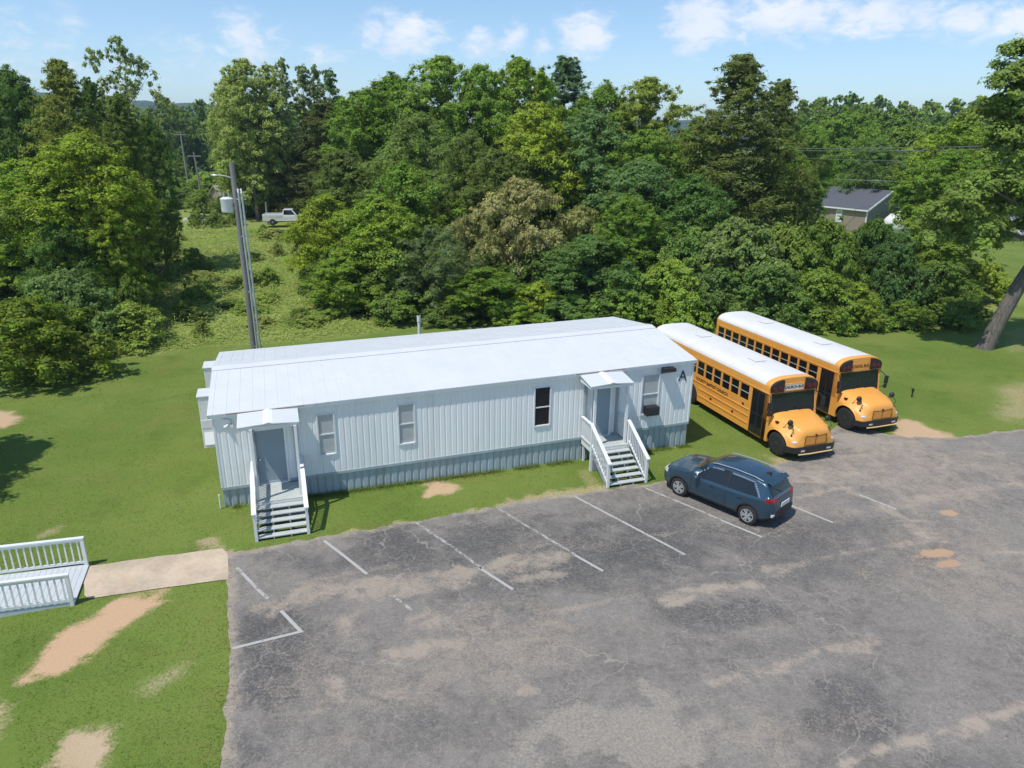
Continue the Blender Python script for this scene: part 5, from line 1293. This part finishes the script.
def trunk_mesh(lob, H, r0, seed, top=.8, bend=.15, limbs=14, base_z=0):
    rg = random.Random(seed); b = MB(); pts = []; n = 7
    for i in range(n):
        k = i/(n-1); pts.append((bend*math.sin(k*4 + seed), bend*math.cos(k*3 + seed) - bend, -.3 + (H*top + .3)*k))
    b.tube(pts, [r0*(1.25 if i == 0 else 1)*(1 - .80*i/(n-1)) for i in range(n)], 8)
    for (x, y, z, lr) in sorted(lob, key=lambda q: -q[3])[:limbs]:
        zs = min(max(.12*H, z - math.hypot(x, y)*.75), H*top*.92); k = zs/(H*top); i = min(n-2, int(k*(n-1))); f = k*(n-1) - i
        s = Vector(pts[i]).lerp(Vector(pts[i+1]), f); e = Vector((x, y, z)); m = s.lerp(e, .5) + Vector((0, 0, -.12*lr)); rr = r0*(.5 - .33*k)
        b.tube([s, m, e], [rr, rr*.65, rr*.2], 6)
    o = b.build('trunk', M['bark'], None, smooth=True); me = o.data; bpy.data.objects.remove(o); return me
PRO = {}
def proto(key, n, **k):
    for i in range(n):
        sd = k.get('seed', 1)*100 + i; kk = {a: c for a, c in k.items() if a not in ('seed', 'r0', 'top')}
        me, lob = crown_mesh(sd, **kk); tm = trunk_mesh(lob, kk.get('H', 10.), k.get('r0', .22), sd, k.get('top', .8))
        PRO.setdefault(key, []).append((me, tm, kk.get('H', 10.), kk.get('R', 4.)))
proto('broad', 4, seed=1, shape='broad', nl=50, ns=18, nf=90, L=.21, W=.105, lobe=.29, jit=.12)
proto('oval', 3, seed=2, shape='oval', nl=48, ns=16, nf=88, L=.21, W=.10, lobe=.30, base=.12, jit=.12)
proto('tall', 4, seed=12, shape='tall', H=18., R=5., nl=90, ns=15, nf=80, L=.28, W=.14, lobe=.26, base=.12, jit=.13, r0=.3)
proto('cedar', 3, seed=3, shape='cone', H=16., R=5., nl=150, ns=10, nf=50, L=.28, W=.075, lobe=.22, flat=.9, jit=.22, base=.04, r0=.3)
proto('column', 2, seed=4, shape='column', H=18., R=2.2, nl=34, ns=11, nf=50, L=.32, W=.16, lobe=.42, base=.2)
proto('sparse', 1, seed=5, shape='oval', H=18., R=4., nl=44, ns=9, nf=46, L=.30, W=.15, lobe=.24, base=.42, jit=.22, r0=.22)
proto('bush', 3, seed=6, shape='bush', H=4., R=3., nl=34, ns=16, nf=55, L=.20, W=.10, lobe=.27, base=.02, r0=.08, top=.5)
proto('kudzu', 2, seed=7, shape='bush', H=5., R=4., nl=60, ns=16, nf=58, L=.22, W=.14, lobe=.22, base=.02, r0=.1, top=.5)
proto('mimosa', 1, seed=8, shape='broad', H=8., R=5., nl=60, ns=15, nf=55, L=.25, W=.10, lobe=.20, flat=.45, jit=.1)
proto('far', 3, seed=9, shape='tall', H=16., R=6., nl=40, ns=12, nf=28, L=.75, W=.42, lobe=.27, base=.15)
proto('willow', 1, seed=10, shape='oval', nl=46, ns=14, nf=58, L=.30, W=.07, lobe=.24, droop=.25, base=.12)
cnt = {}
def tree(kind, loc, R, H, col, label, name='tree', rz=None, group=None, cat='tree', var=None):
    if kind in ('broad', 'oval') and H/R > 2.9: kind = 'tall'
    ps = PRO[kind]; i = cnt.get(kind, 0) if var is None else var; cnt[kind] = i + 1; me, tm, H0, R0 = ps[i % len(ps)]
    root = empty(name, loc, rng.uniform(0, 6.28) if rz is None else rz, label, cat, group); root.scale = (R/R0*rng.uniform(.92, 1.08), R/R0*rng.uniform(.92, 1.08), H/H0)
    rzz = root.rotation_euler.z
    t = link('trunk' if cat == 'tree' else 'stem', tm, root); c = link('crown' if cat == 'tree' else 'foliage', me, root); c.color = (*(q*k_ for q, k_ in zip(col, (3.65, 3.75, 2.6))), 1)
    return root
def Zt(x, y): return float(terrain(np.array(float(x)), np.array(float(y))))
def ptree(u, vt, Y, hw, kind, col, label, name='tree', cat='tree', group=None, var=None, sink=0):
    q = at(u, vt, Y); z = Zt(q.x, Y); d = (Vector((q.x, Y, q.z)) - CAMP).dot(FW)
    return tree(kind, (q.x, Y, z - sink), hw/F_PX*d, max(1.0, q.z - z + sink), col, label, name, None, group, cat, var)
G_mid=(.060,.100,.018); G_dk=(.034,.062,.016); G_yel=(.105,.135,.018); G_br=(.085,.125,.020); G_olive=(.072,.082,.020); G_brown=(.070,.066,.024); G_blue=(.050,.085,.036); G_grey=(.085,.105,.050); G_pale=(.110,.135,.045); G_kud=(.062,.095,.024)
T = [
# left block
(6,70,62,40,'broad',G_dk,'dark broad tree cut by the left picture edge, behind the olive cedar'),
(56,61,57,60,'cedar',G_olive,'olive pointed cedar left of the tallest sparse tree'),
(30,96,66,36,'broad',G_mid,'mid-green tree between dark edge tree and olive cedar'),
(116,37,64,34,'sparse',G_grey,'tallest sparse tree with open crown standing above the left cedars'),
(88,80,62,36,'cedar',G_dk,'small dark cedar spire left of the tall sparse tree'),
(116,96,53,46,'cedar',(.050,.070,.022),'broad dark grey-green cedar below the tall sparse tree'),
(146,118,62,22,'oval',G_dk,'dark green tree at the left rim of the clearing gap'),
(20,160,47,56,'broad',G_br,'bright green tree at the left picture edge above the round bush'),
(78,132,47,58,'broad',(.098,.130,.018),'big yellow-green tree with rounded tiers left of the pole'),
(96,205,45.5,32,'broad',G_yel,'lower yellow-green tree beside the weedy field'),
(60,215,44,42,'broad',G_dk,'dark shaded tree between yellow-green tree and round bush'),
# centre left skyline
(242,60,96,36,'oval',G_pale,'tall pale poplar at the right rim of the clearing gap'),
(225,78,99,20,'oval',G_pale,'pale poplar at the very edge of the clearing gap'),
(268,64,98,17,'column',G_pale,'pale slender tree right beside the tall poplar'),
(281,57,97,11,'column',G_grey,'narrowest grey-green poplar spire left of the distant trio'),
(301,65,100,13,'column',G_grey,'first slim tree of the distant trio on the skyline'),
(314,64,101,11,'column',G_grey,'middle slim tree of the distant trio on the skyline'),
(328,69,100,14,'column',G_blue,'last slim tree of the distant trio on the skyline'),
(226,128,108,14,'broad',G_mid,'green tree low at the right side of the clearing'),
(242,124,103,28,'oval',G_mid,'leafy green tree under the pale poplars'),
(264,112,101,44,'cedar',G_olive,'olive cedar under the pale slender trees'),
(322,102,98,52,'cedar',(.048,.056,.021),'brownish wide cedar above the pickup truck'),
(294,150,100,28,'broad',(.05,.066,.022),'dull green tree behind the pickup truck'),
(360,92,80,42,'oval',G_mid,'mid-green tree right of the brownish cedar'),
(345,150,68,36,'oval',(.048,.068,.024),'dark grey-green tree above the bright acacia'),
(392,76,78,46,'broad',G_mid,'tall mid-green tree left of the central skyline hump'),
(440,57,76,50,'broad',(.070,.108,.022),'broad tree forming the central skyline hump'),
(482,66,73,40,'oval',G_mid,'rounded tree in the dip of the central skyline'),
(520,58,74,46,'broad',G_br,'bright broad tree right of the central skyline dip'),
(567,58,82,62,'cedar',(.040,.066,.036),'blue-grey conifer spire alone against the sky'),
(605,84,78,42,'broad',G_mid,'green tree just right of the blue-grey conifer'),
(648,78,76,46,'oval',(.080,.102,.022),'olive-green rounded tree left of the great olive cedar'),
(420,112,66,58,'willow',(.062,.090,.030),'grey-green feathery tree below the central hump'),
(470,130,66,40,'willow',(.060,.080,.026),'feathery olive tree above the blossoming mimosa'),
(537,104,66,46,'broad',G_yel,'yellow-green tree in the middle below the skyline'),
(500,150,62,40,'oval',(.052,.070,.022),'dull olive tree behind the blossoming mimosa'),
(592,110,66,46,'broad',G_blue,'blue-green tree below the conifer spire'),
(650,130,62,42,'broad',G_mid,'mid-green tree at the shoulder of the great cedar'),
(744,56,63,100,'cedar',(.053,.066,.022),'great olive-brown cedar, tallest on the right skyline'),
(784,82,66,54,'cedar',(.054,.068,.023),'lesser olive cedar leaning on the great one'),
(700,120,66,34,'oval',G_mid,'green tree between rounded olive tree and great cedar'),
# front row
(326,196,56,40,'broad',G_yel,'bright yellow-green acacia beside the pickup truck'),
(376,196,53,52,'broad',G_br,'bright green tree fronting the wood right of the field'),
(350,250,50.5,38,'broad',(.072,.110,.018),'low bright green tree at the field corner'),
(405,165,58,50,'oval',G_mid,'mid-green tree behind the grey willow-like shrub'),
(434,225,49.5,36,'willow',(.066,.090,.050),'grey-green narrow tree behind the white pipe'),
(520,176,54,56,'mimosa',(.138,.128,.070),'mimosa tree with tan-pink blossom behind the roof'),
(582,204,55,42,'mimosa',(.122,.124,.060),'smaller blossoming mimosa right of the first'),
(470,212,53,34,'mimosa',(.105,.105,.052),'low blossoming mimosa left of the largest'),
(592,236,49.5,50,'broad',(.044,.078,.026),'dark bluish round tree behind the roof'),
(486,268,48.5,42,'broad',(.066,.108,.020),'bright green low tree behind middle of the roof'),
(540,282,48.2,30,'bush',G_yel,'yellowish low shrub behind the roof centre'),
(640,160,57,44,'broad',G_blue,'dark glossy tree left of the great cedar foot'),
(696,176,55,52,'broad',(.042,.080,.026),'deep green tree in front of the great cedar'),
(630,196,52,36,'oval',G_mid,'green tree right of the smaller mimosa'),
]
for r_ in T: ptree(*r_[:6], r_[6])
SH = [
(20,300,34.6,64,'bush',(.060,.084,.014),'dark rounded evergreen bush on the lawn edge at far left'),
(124,304,41.5,38,'bush',(.105,.140,.036),'low round shrub under the big yellow-green tree'),
(62,272,41,46,'kudzu',(.060,.092,.034),'bluish shaded shrub behind the round evergreen bush'),
(128,276,44,20,'bush',G_kud,'dark shrub at foot of the lower yellow-green tree'),
(92,334,38.6,22,'bush',(.120,.135,.045),'pale weedy shrub right of the round evergreen bush'),
(202,328,43.5,8,'bush',(.075,.100,.030),'small dark shrub in the weeds left of the pole'),
(180,300,47.5,10,'bush',(.060,.088,.022),'dark low bush in the weeds by the yellow-green tree'),
(275,232,80,14,'bush',(.045,.07,.02),'tiny dark bush in the field below the pickup'),
(300,318,47,14,'bush',(.06,.09,.022),'little dark shrub at the right side of the field'),
(400,290,48,34,'bush',G_kud,'dark green shrub left of the white pipe'),
(455,302,47.6,28,'bush',(.05,.075,.024),'dark bush right of the white pipe'),
(510,300,47.4,26,'bush',G_br,'bright small bush behind the roof ridge'),
(570,296,47.4,34,'kudzu',(.05,.085,.024),'vine-covered bush left of the bluish round tree'),
(632,272,48,36,'kudzu',(.075,.115,.026),'light green vine mound behind the roof end'),
(672,262,48.5,40,'kudzu',(.090,.130,.024),'brightest vine mound above the near bus'),
(690,228,52,46,'kudzu',G_kud,'vine-draped thicket below the deep green tree'),
(738,222,51,56,'kudzu',(.066,.092,.034),'tall grey-green vine thicket above the far bus'),
(720,268,48.6,40,'kudzu',(.05,.08,.026),'shaded vine mound behind the far bus rear'),
(786,226,52,44,'kudzu',(.070,.100,.024),'tall vine thicket in front of the house'),
(772,262,48.4,46,'kudzu',(.050,.082,.026),'dark vine mound behind the far bus roof'),
(828,222,52,42,'kudzu',(.060,.094,.022),'vine thicket under the house wall'),
(826,270,48.2,40,'kudzu',(.072,.108,.022),'green vine mound right of the far bus roof'),
(858,284,47.6,30,'kudzu',(.090,.120,.024),'yellow-green vine mound on the lawn edge'),
(876,220,54,36,'kudzu',G_dk,'dark leafy thicket right below the house gable'),
(902,236,50,34,'kudzu',(.034,.062,.024),'darkest shaded thicket left of the leaning tree'),
(906,300,47.6,30,'bush',(.070,.105,.022),'low shrub on the lawn edge below the dark thicket'),
(942,262,50,38,'kudzu',(.050,.080,.022),'shaded thicket behind the leaning tree trunk'),
(955,298,48.4,28,'bush',(.055,.085,.022),'low dark bush just left of the leaning trunk'),
(740,300,47.2,26,'bush',(.066,.095,.026),'low bush touching the far bus rear'),
(810,300,47.2,26,'bush',(.080,.115,.026),'low bright bush on the lawn behind the far bus'),
(660,300,47.2,28,'bush',(.095,.13,.024),'bright low bush behind the near bus rear'),
(610,300,47.2,26,'bush',(.05,.08,.024),'low dark bush behind the roof right end'),
(972,292,49.5,18,'bush',(.05,.08,.022),'small dark bush right behind the leaning trunk'),
(985,262,56,28,'kudzu',(.105,.135,.022),'sunlit yellow-green shrub behind the leaning trunk'),
]
for r_ in SH: ptree(*r_[:6], r_[6], 'shrub', 'shrub')
for i in range(34):
    u_ = random.uniform(176, 400); Y = random.uniform(44, 84); q = at(u_, 300, Y)
    if Y > 58 and u_ > 300: continue
    tree('bush', (q.x, Y, Zt(q.x, Y) - .1), random.uniform(.6, 1.5), random.uniform(.7, 1.7), random.choice([(.085,.12,.03),(.11,.14,.04),(.07,.105,.026),(.12,.13,.05)]), 'one of the low brushy clumps scattered among the field weeds', 'weed_clump', None, 'brushy weed clumps in the field', 'shrub')
# trees in front of / beside the house and the mid right
for r_ in [(950,150,64,38,'broad',G_mid,'mid-green tree right of the house'),(965,118,72,46,'broad',G_br,'bright tree right of the house and farther back'),(950,196,56,34,'broad',(.07,.105,.02),'lower green tree screening the house side'),
           (812,126,88,26,'broad',G_mid,'green tree rising left of the house roof'),(806,172,68,24,'oval',(.06,.088,.026),'grey-green tree at the left end of the house'),(852,112,124,44,'broad',G_mid,'dense tree behind the house roof'),
           (905,128,128,46,'broad',(.075,.11,.022),'wide tree behind the house gable'),(880,140,110,30,'oval',(.045,.075,.022),'dark tree just above the house ridge'),(935,136,112,36,'broad',G_yel,'yellow-green flat tree right above the house'),(990,128,100,44,'broad',(.072,.105,.022),'tree behind the leaning tree crown')]:
    ptree(*r_[:6], r_[6])
# far wood on the right, seen as separate crowns
random.seed(11)
def far_row(us, v0, v1, Y0, Y1, hw, group, labs, cols):
    for u in us:
        Y = random.uniform(Y0, Y1); k = random.randrange(len(cols))
        ptree(u + random.uniform(-6, 6), random.uniform(v0, v1), Y, hw*random.uniform(.8, 1.25), 'far', cols[k], labs, 'tree', 'tree', group)
FC = [(.055,.090,.020),(.070,.105,.022),(.045,.078,.024),(.080,.112,.026),(.062,.085,.028)]
far_row(range(800, 1040, 26), 92, 104, 195, 240, 22, 'trees along the skyline of the right-hand wood', 'one of the distant crowns along the right-hand skyline', FC)
far_row(range(796, 1040, 24), 104, 114, 160, 190, 22, 'trees in the right-hand wood below its skyline', 'one of the crowns just below the right-hand skyline', FC)
far_row(range(800, 1040, 26), 116, 130, 128, 150, 24, 'trees in the right-hand wood nearest the house', 'one of the crowns between house roof and far skyline', FC)
far_row(range(146, 236, 13), 106, 118, 210, 260, 14, 'trees closing the far end of the left clearing', 'one of the distant trees closing the left clearing', [(.045,.078,.026),(.06,.09,.024)])
far_row(range(150, 232, 14), 138, 152, 170, 200, 11, 'trees inside the left clearing gap', 'one of the mid-distance trees inside the left clearing gap', [(.040,.070,.026),(.055,.085,.022)])
far_row(range(-40, 420, 34), 96, 112, 150, 200, 24, 'trees hidden behind the skyline wood', 'one of the distant trees showing through gaps of the wood', FC)
for r_ in [(214,212,88,11,'bush',(.06,.09,.024)),(234,211,90,10,'bush',(.07,.10,.026)),(196,212,87,9,'bush',(.08,.11,.03)),(200,190,104,16,'bush',(.07,.10,.024)),(222,196,102,14,'bush',(.06,.09,.024)),(175,190,110,16,'bush',(.05,.08,.022)),(206,172,125,20,'bush',(.085,.12,.026)),(188,182,118,18,'bush',(.065,.095,.024)),(262,198,100,16,'bush',(.045,.07,.022)),(306,213,86,9,'bush',(.08,.12,.024)),(300,196,98,20,'bush',(.045,.065,.022)),(238,206,99,12,'bush',(.05,.08,.022)),(160,205,95,18,'bush',(.04,.065,.02)),(172,160,140,22,'bush',(.06,.09,.022))]:
    ptree(*r_[:6], 'one of the low bushes around the left clearing', 'shrub', 'shrub', 'low bushes around the left clearing')
# under-storey shrubs filling the foot of the wood
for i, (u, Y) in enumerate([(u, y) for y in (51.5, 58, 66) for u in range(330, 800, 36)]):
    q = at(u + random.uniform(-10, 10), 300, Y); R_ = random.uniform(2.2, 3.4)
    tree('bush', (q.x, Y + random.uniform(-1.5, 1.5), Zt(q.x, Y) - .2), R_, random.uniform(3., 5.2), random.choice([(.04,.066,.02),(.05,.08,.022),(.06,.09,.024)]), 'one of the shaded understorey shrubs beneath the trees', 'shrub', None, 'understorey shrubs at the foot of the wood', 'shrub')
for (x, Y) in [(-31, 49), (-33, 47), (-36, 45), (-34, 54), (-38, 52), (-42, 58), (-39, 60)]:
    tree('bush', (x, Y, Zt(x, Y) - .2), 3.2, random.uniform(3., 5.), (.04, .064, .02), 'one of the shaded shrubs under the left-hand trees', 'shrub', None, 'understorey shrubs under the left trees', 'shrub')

# the leaning tree on the right
bx, by = gnd(985, 348)
lt = empty('leaning_tree', (bx, by, 0), 0, 'large tree with leaning forked trunk on the lawn at right', 'tree')
tb = MB()
tb.tube([(-.10, 0, -.2), (.05, 0, .3), (.55, 0, 2.0), (1.25, .1, 4.0), (1.9, .1, 5.6)], [.62, .47, .42, .40, .36], 14)
tb.tube([(1.05, .05, 3.3), (1.7, -.2, 4.7), (2.9, -.4, 6.4), (4.5, -.3, 9.0)], [.30, .27, .22, .1], 10)
tb.tube([(1.9, .1, 5.6), (1.4, .2, 8.0), (.3, .2, 11.0), (-.4, .1, 13.2)], [.34, .26, .18, .06], 10)
tb.tube([(1.9, .1, 5.6), (3.2, .6, 8.0), (4.0, 1.0, 11.5)], [.28, .2, .08], 10)
tb.tube([(1.6, .2, 7.4), (-.2, -.5, 8.6), (-1.9, -.8, 9.4)], [.17, .11, .04], 8)
tb.tube([(1.75, .15, 6.4), (.2, .6, 7.0), (-1.8, .6, 7.0)], [.15, .10, .04], 8)
tb.build('trunk', M['bark'], lt, smooth=True)
rg = np.random.default_rng(55); LB = [(-.2,.2,17.4,1.3),(-.9,-.2,16.0,1.2),(1.0,0,17.0,1.6),(-1.4,.3,14.2,1.1),(1.0,0,16.0,1.5),(0.1,.4,14.8,1.3),(2.4,-.4,15.6,1.6),(.6,-.8,13.6,1.4),(3.6,.4,14.6,1.7),(-.5,-.3,12.8,1.05),(1.8,1.2,13.4,1.7),(4.8,-.5,13.2,1.7),(.2,.2,11.6,1.2),(2.8,-1.2,12.2,1.6),
      (-.9,-.6,10.2,1.0),(-2.1,-.9,9.2,1.25),(-3.0,-.2,8.0,1.0),(-1.6,.6,8.3,1.2),(-2.6,.8,6.9,1.0),(-1.2,-.4,7.2,1.1),(.3,-.6,9.2,1.3),(1.6,-1.4,9.6,1.5),(5.8,.6,11.4,1.7),(4.2,1.6,11.0,1.7),(3.4,-1.6,9.2,1.4),(5.6,-1.0,8.6,1.5),(-.2,1.2,8.4,1.2),(-3.6,.4,6.6,.8),(-2.0,-1.2,6.2,.85),(4.6,.2,6.9,1.2),(6.8,.4,8.0,1.4),(.1,.9,6.5,.9)]
LB = [(x - (1.3 if z > 7.5 else .8), y, z if z < 9 else 9 + (z - 9)*.86, r_) for (x, y, z, r_) in LB] + [(4.6,0,6.2,1.3),(3.0,.6,6.6,1.2),(1.8,1.2,7.2,1.2),(2.4,-1.0,7.0,1.1),(3.8,-.8,9.8,1.6),(2.2,.8,16.4,1.7),(4.0,0,15.2,1.8)]
V, F_, lob = crown_data(77, 'broad', R=4., ns=26, nf=120, L=.25, W=.13, lobe=.34, lobes=LB)
c = npmesh('crown', V, F_, M['leaf'], lt); c.color = (.235, .345, .065, 1)

# unseen stand-in cedars added outside the left edge to shade the lawn
def shade_caster(x, y, H, R_): tree('cedar', (x, y, 0), R_, H*.95, G_dk, 'unseen stand-in cedar added past the left edge to shade the lawn', 'tree', None, 'added shade-casting cedars past the left edge')
shade_caster(-23.0, 22.8, 10.9, 3.2); shade_caster(-22.2, 20.0, 10.2, 3.2); shade_caster(-23.0, 17.6, 9.0, 3.0)

# ------------------------------------------------------------------ light, sky
SUN_EL = math.radians(64); az = (.73, .68); nrm_ = math.hypot(*az)
sd = Vector((az[0]/nrm_*math.cos(SUN_EL), az[1]/nrm_*math.cos(SUN_EL), -math.sin(SUN_EL)))
sl = bpy.data.lights.new('sun', 'SUN'); sl.energy = 3.3; sl.angle = math.radians(.53); sl.color = (1, .955, .88)
so = bpy.data.objects.new('sun', sl); COL.objects.link(so); so.rotation_euler = sd.to_track_quat('-Z', 'Y').to_euler()
W = bpy.data.worlds.new('World'); SC.world = W; W.use_nodes = True; nt = W.node_tree; nt.nodes.clear()
out = nt.nodes.new('ShaderNodeOutputWorld'); sky = nt.nodes.new('ShaderNodeTexSky'); sky.sky_type = 'NISHITA'; sky.sun_disc = False
sky.sun_elevation = SUN_EL; sky.sun_rotation = math.atan2(-az[0], -az[1]); sky.air_density = 1.0; sky.dust_density = .1; sky.ozone_density = 3.0; sky.altitude = 600
bg = nt.nodes.new('ShaderNodeBackground'); bg.inputs[1].default_value = .132; tint = nt.nodes.new('ShaderNodeMix'); tint.data_type = 'RGBA'; tint.blend_type = 'MULTIPLY'; tint.inputs[0].default_value = 1; tint.inputs[7].default_value = (.93, .97, .98, 1); nt.links.new(sky.outputs[0], tint.inputs[6]); nt.links.new(tint.outputs[2], bg.inputs[0])
class WN(NT):
    def __init__(s): s.t = nt
w = WN(); gen = nt.nodes.new('ShaderNodeTexCoord').outputs['Generated']; sx = nt.nodes.new('ShaderNodeSeparateXYZ'); nt.links.new(gen, sx.inputs[0])
azn = w.math('ARCTAN2', sx.outputs[0], sx.outputs[1]); eln = w.math('ARCSINE', sx.outputs[2])
def azel(u, v): d = ray(u, v).normalized(); return math.atan2(d.x, d.y), math.asin(d.z)
cv = nt.nodes.new('ShaderNodeCombineXYZ'); nt.links.new(w.math('MULTIPLY', azn, 34), cv.inputs[0]); nt.links.new(w.math('MULTIPLY', eln, 62), cv.inputs[1])
cn = w.noise(1.0, 8, .62, cv.outputs[0], .35); cn2 = w.noise(.35, 4, .5, cv.outputs[0])
tot = None
for (u, v, su, sv, a) in [(248,42,34,26,.75),(405,34,40,20,.95),(482,44,20,14,.85),(512,36,14,16,.75),(545,46,12,14,.75),(585,34,28,20,1.05),(700,24,30,24,1.15),(790,14,60,22,1.0),(880,16,60,18,.95),(960,20,50,14,.85),(1010,22,40,18,.85),(850,34,30,8,.5),(30,40,60,40,.42),(90,90,60,40,.35),(190,60,50,30,.42),(640,70,200,22,.18),(330,56,30,12,.5)]:
    a0, e0 = azel(u, v); s1 = su/F_PX; s2 = sv/F_PX
    g1 = w.math('MULTIPLY', w.math('SUBTRACT', azn, a0), 1/s1); g2 = w.math('MULTIPLY', w.math('SUBTRACT', eln, e0), 1/s2)
    q = w.math('ADD', w.math('MULTIPLY', g1, g1), w.math('MULTIPLY', g2, g2)); gz = w.math('MULTIPLY', w.math('EXPONENT', w.math('MULTIPLY', q, -1)), a)
    tot = gz if tot is None else w.math('MAXIMUM', tot, gz)
dens = w.math('ADD', w.math('MULTIPLY', tot, 1.05), w.math('MULTIPLY', w.math('SUBTRACT', cn, .5), w.math('MULTIPLY', w.ramp(tot, 0, .35), 2.0)))
fac = w.math('MULTIPLY', w.ramp(dens, .2, 1.1), .74)
cb = nt.nodes.new('ShaderNodeBackground'); cb.inputs[1].default_value = 1.08; nt.links.new(w.mix(w.ramp(cn2, .3, .7), (.76, .77, .83), (.90, .87, .86)), cb.inputs[0])
mxs = nt.nodes.new('ShaderNodeMixShader'); nt.links.new(fac, mxs.inputs[0]); nt.links.new(bg.outputs[0], mxs.inputs[1]); nt.links.new(cb.outputs[0], mxs.inputs[2]); nt.links.new(mxs.outputs[0], out.inputs[0])

SC.view_settings.view_transform = 'Standard'; SC.view_settings.look = 'None'; SC.view_settings.exposure = 0.36; SC.view_settings.gamma = 1
SC.render.engine = 'CYCLES'
cy = SC.cycles; cy.use_denoising = True; cy.max_bounces = 7; cy.diffuse_bounces = 4; cy.glossy_bounces = 2; cy.transmission_bounces = 4; cy.transparent_max_bounces = 8; cy.caustics_reflective = False; cy.caustics_refractive = False

# ------------------------------------------------------------------ summer haze
hb = MB(); hb.box(-3600, 3600, -400, 4200, -9, 150)
hm = bpy.data.materials.new('haze_air'); hm.use_nodes = True; ht = hm.node_tree; ht.nodes.clear(); ho_ = ht.nodes.new('ShaderNodeOutputMaterial'); pv = ht.nodes.new('ShaderNodeVolumePrincipled')
pv.inputs['Color'].default_value = (.62, .80, 1, 1); pv.inputs['Density'].default_value = .00025; pv.inputs['Anisotropy'].default_value = .2; ht.links.new(pv.outputs[0], ho_.inputs['Volume'])
setp(hb.build('haze', hm), 'thin summer haze over the whole valley', 'haze', None, 'stuff')
cy.volume_bounces = 0; cy.volume_step_rate = 10
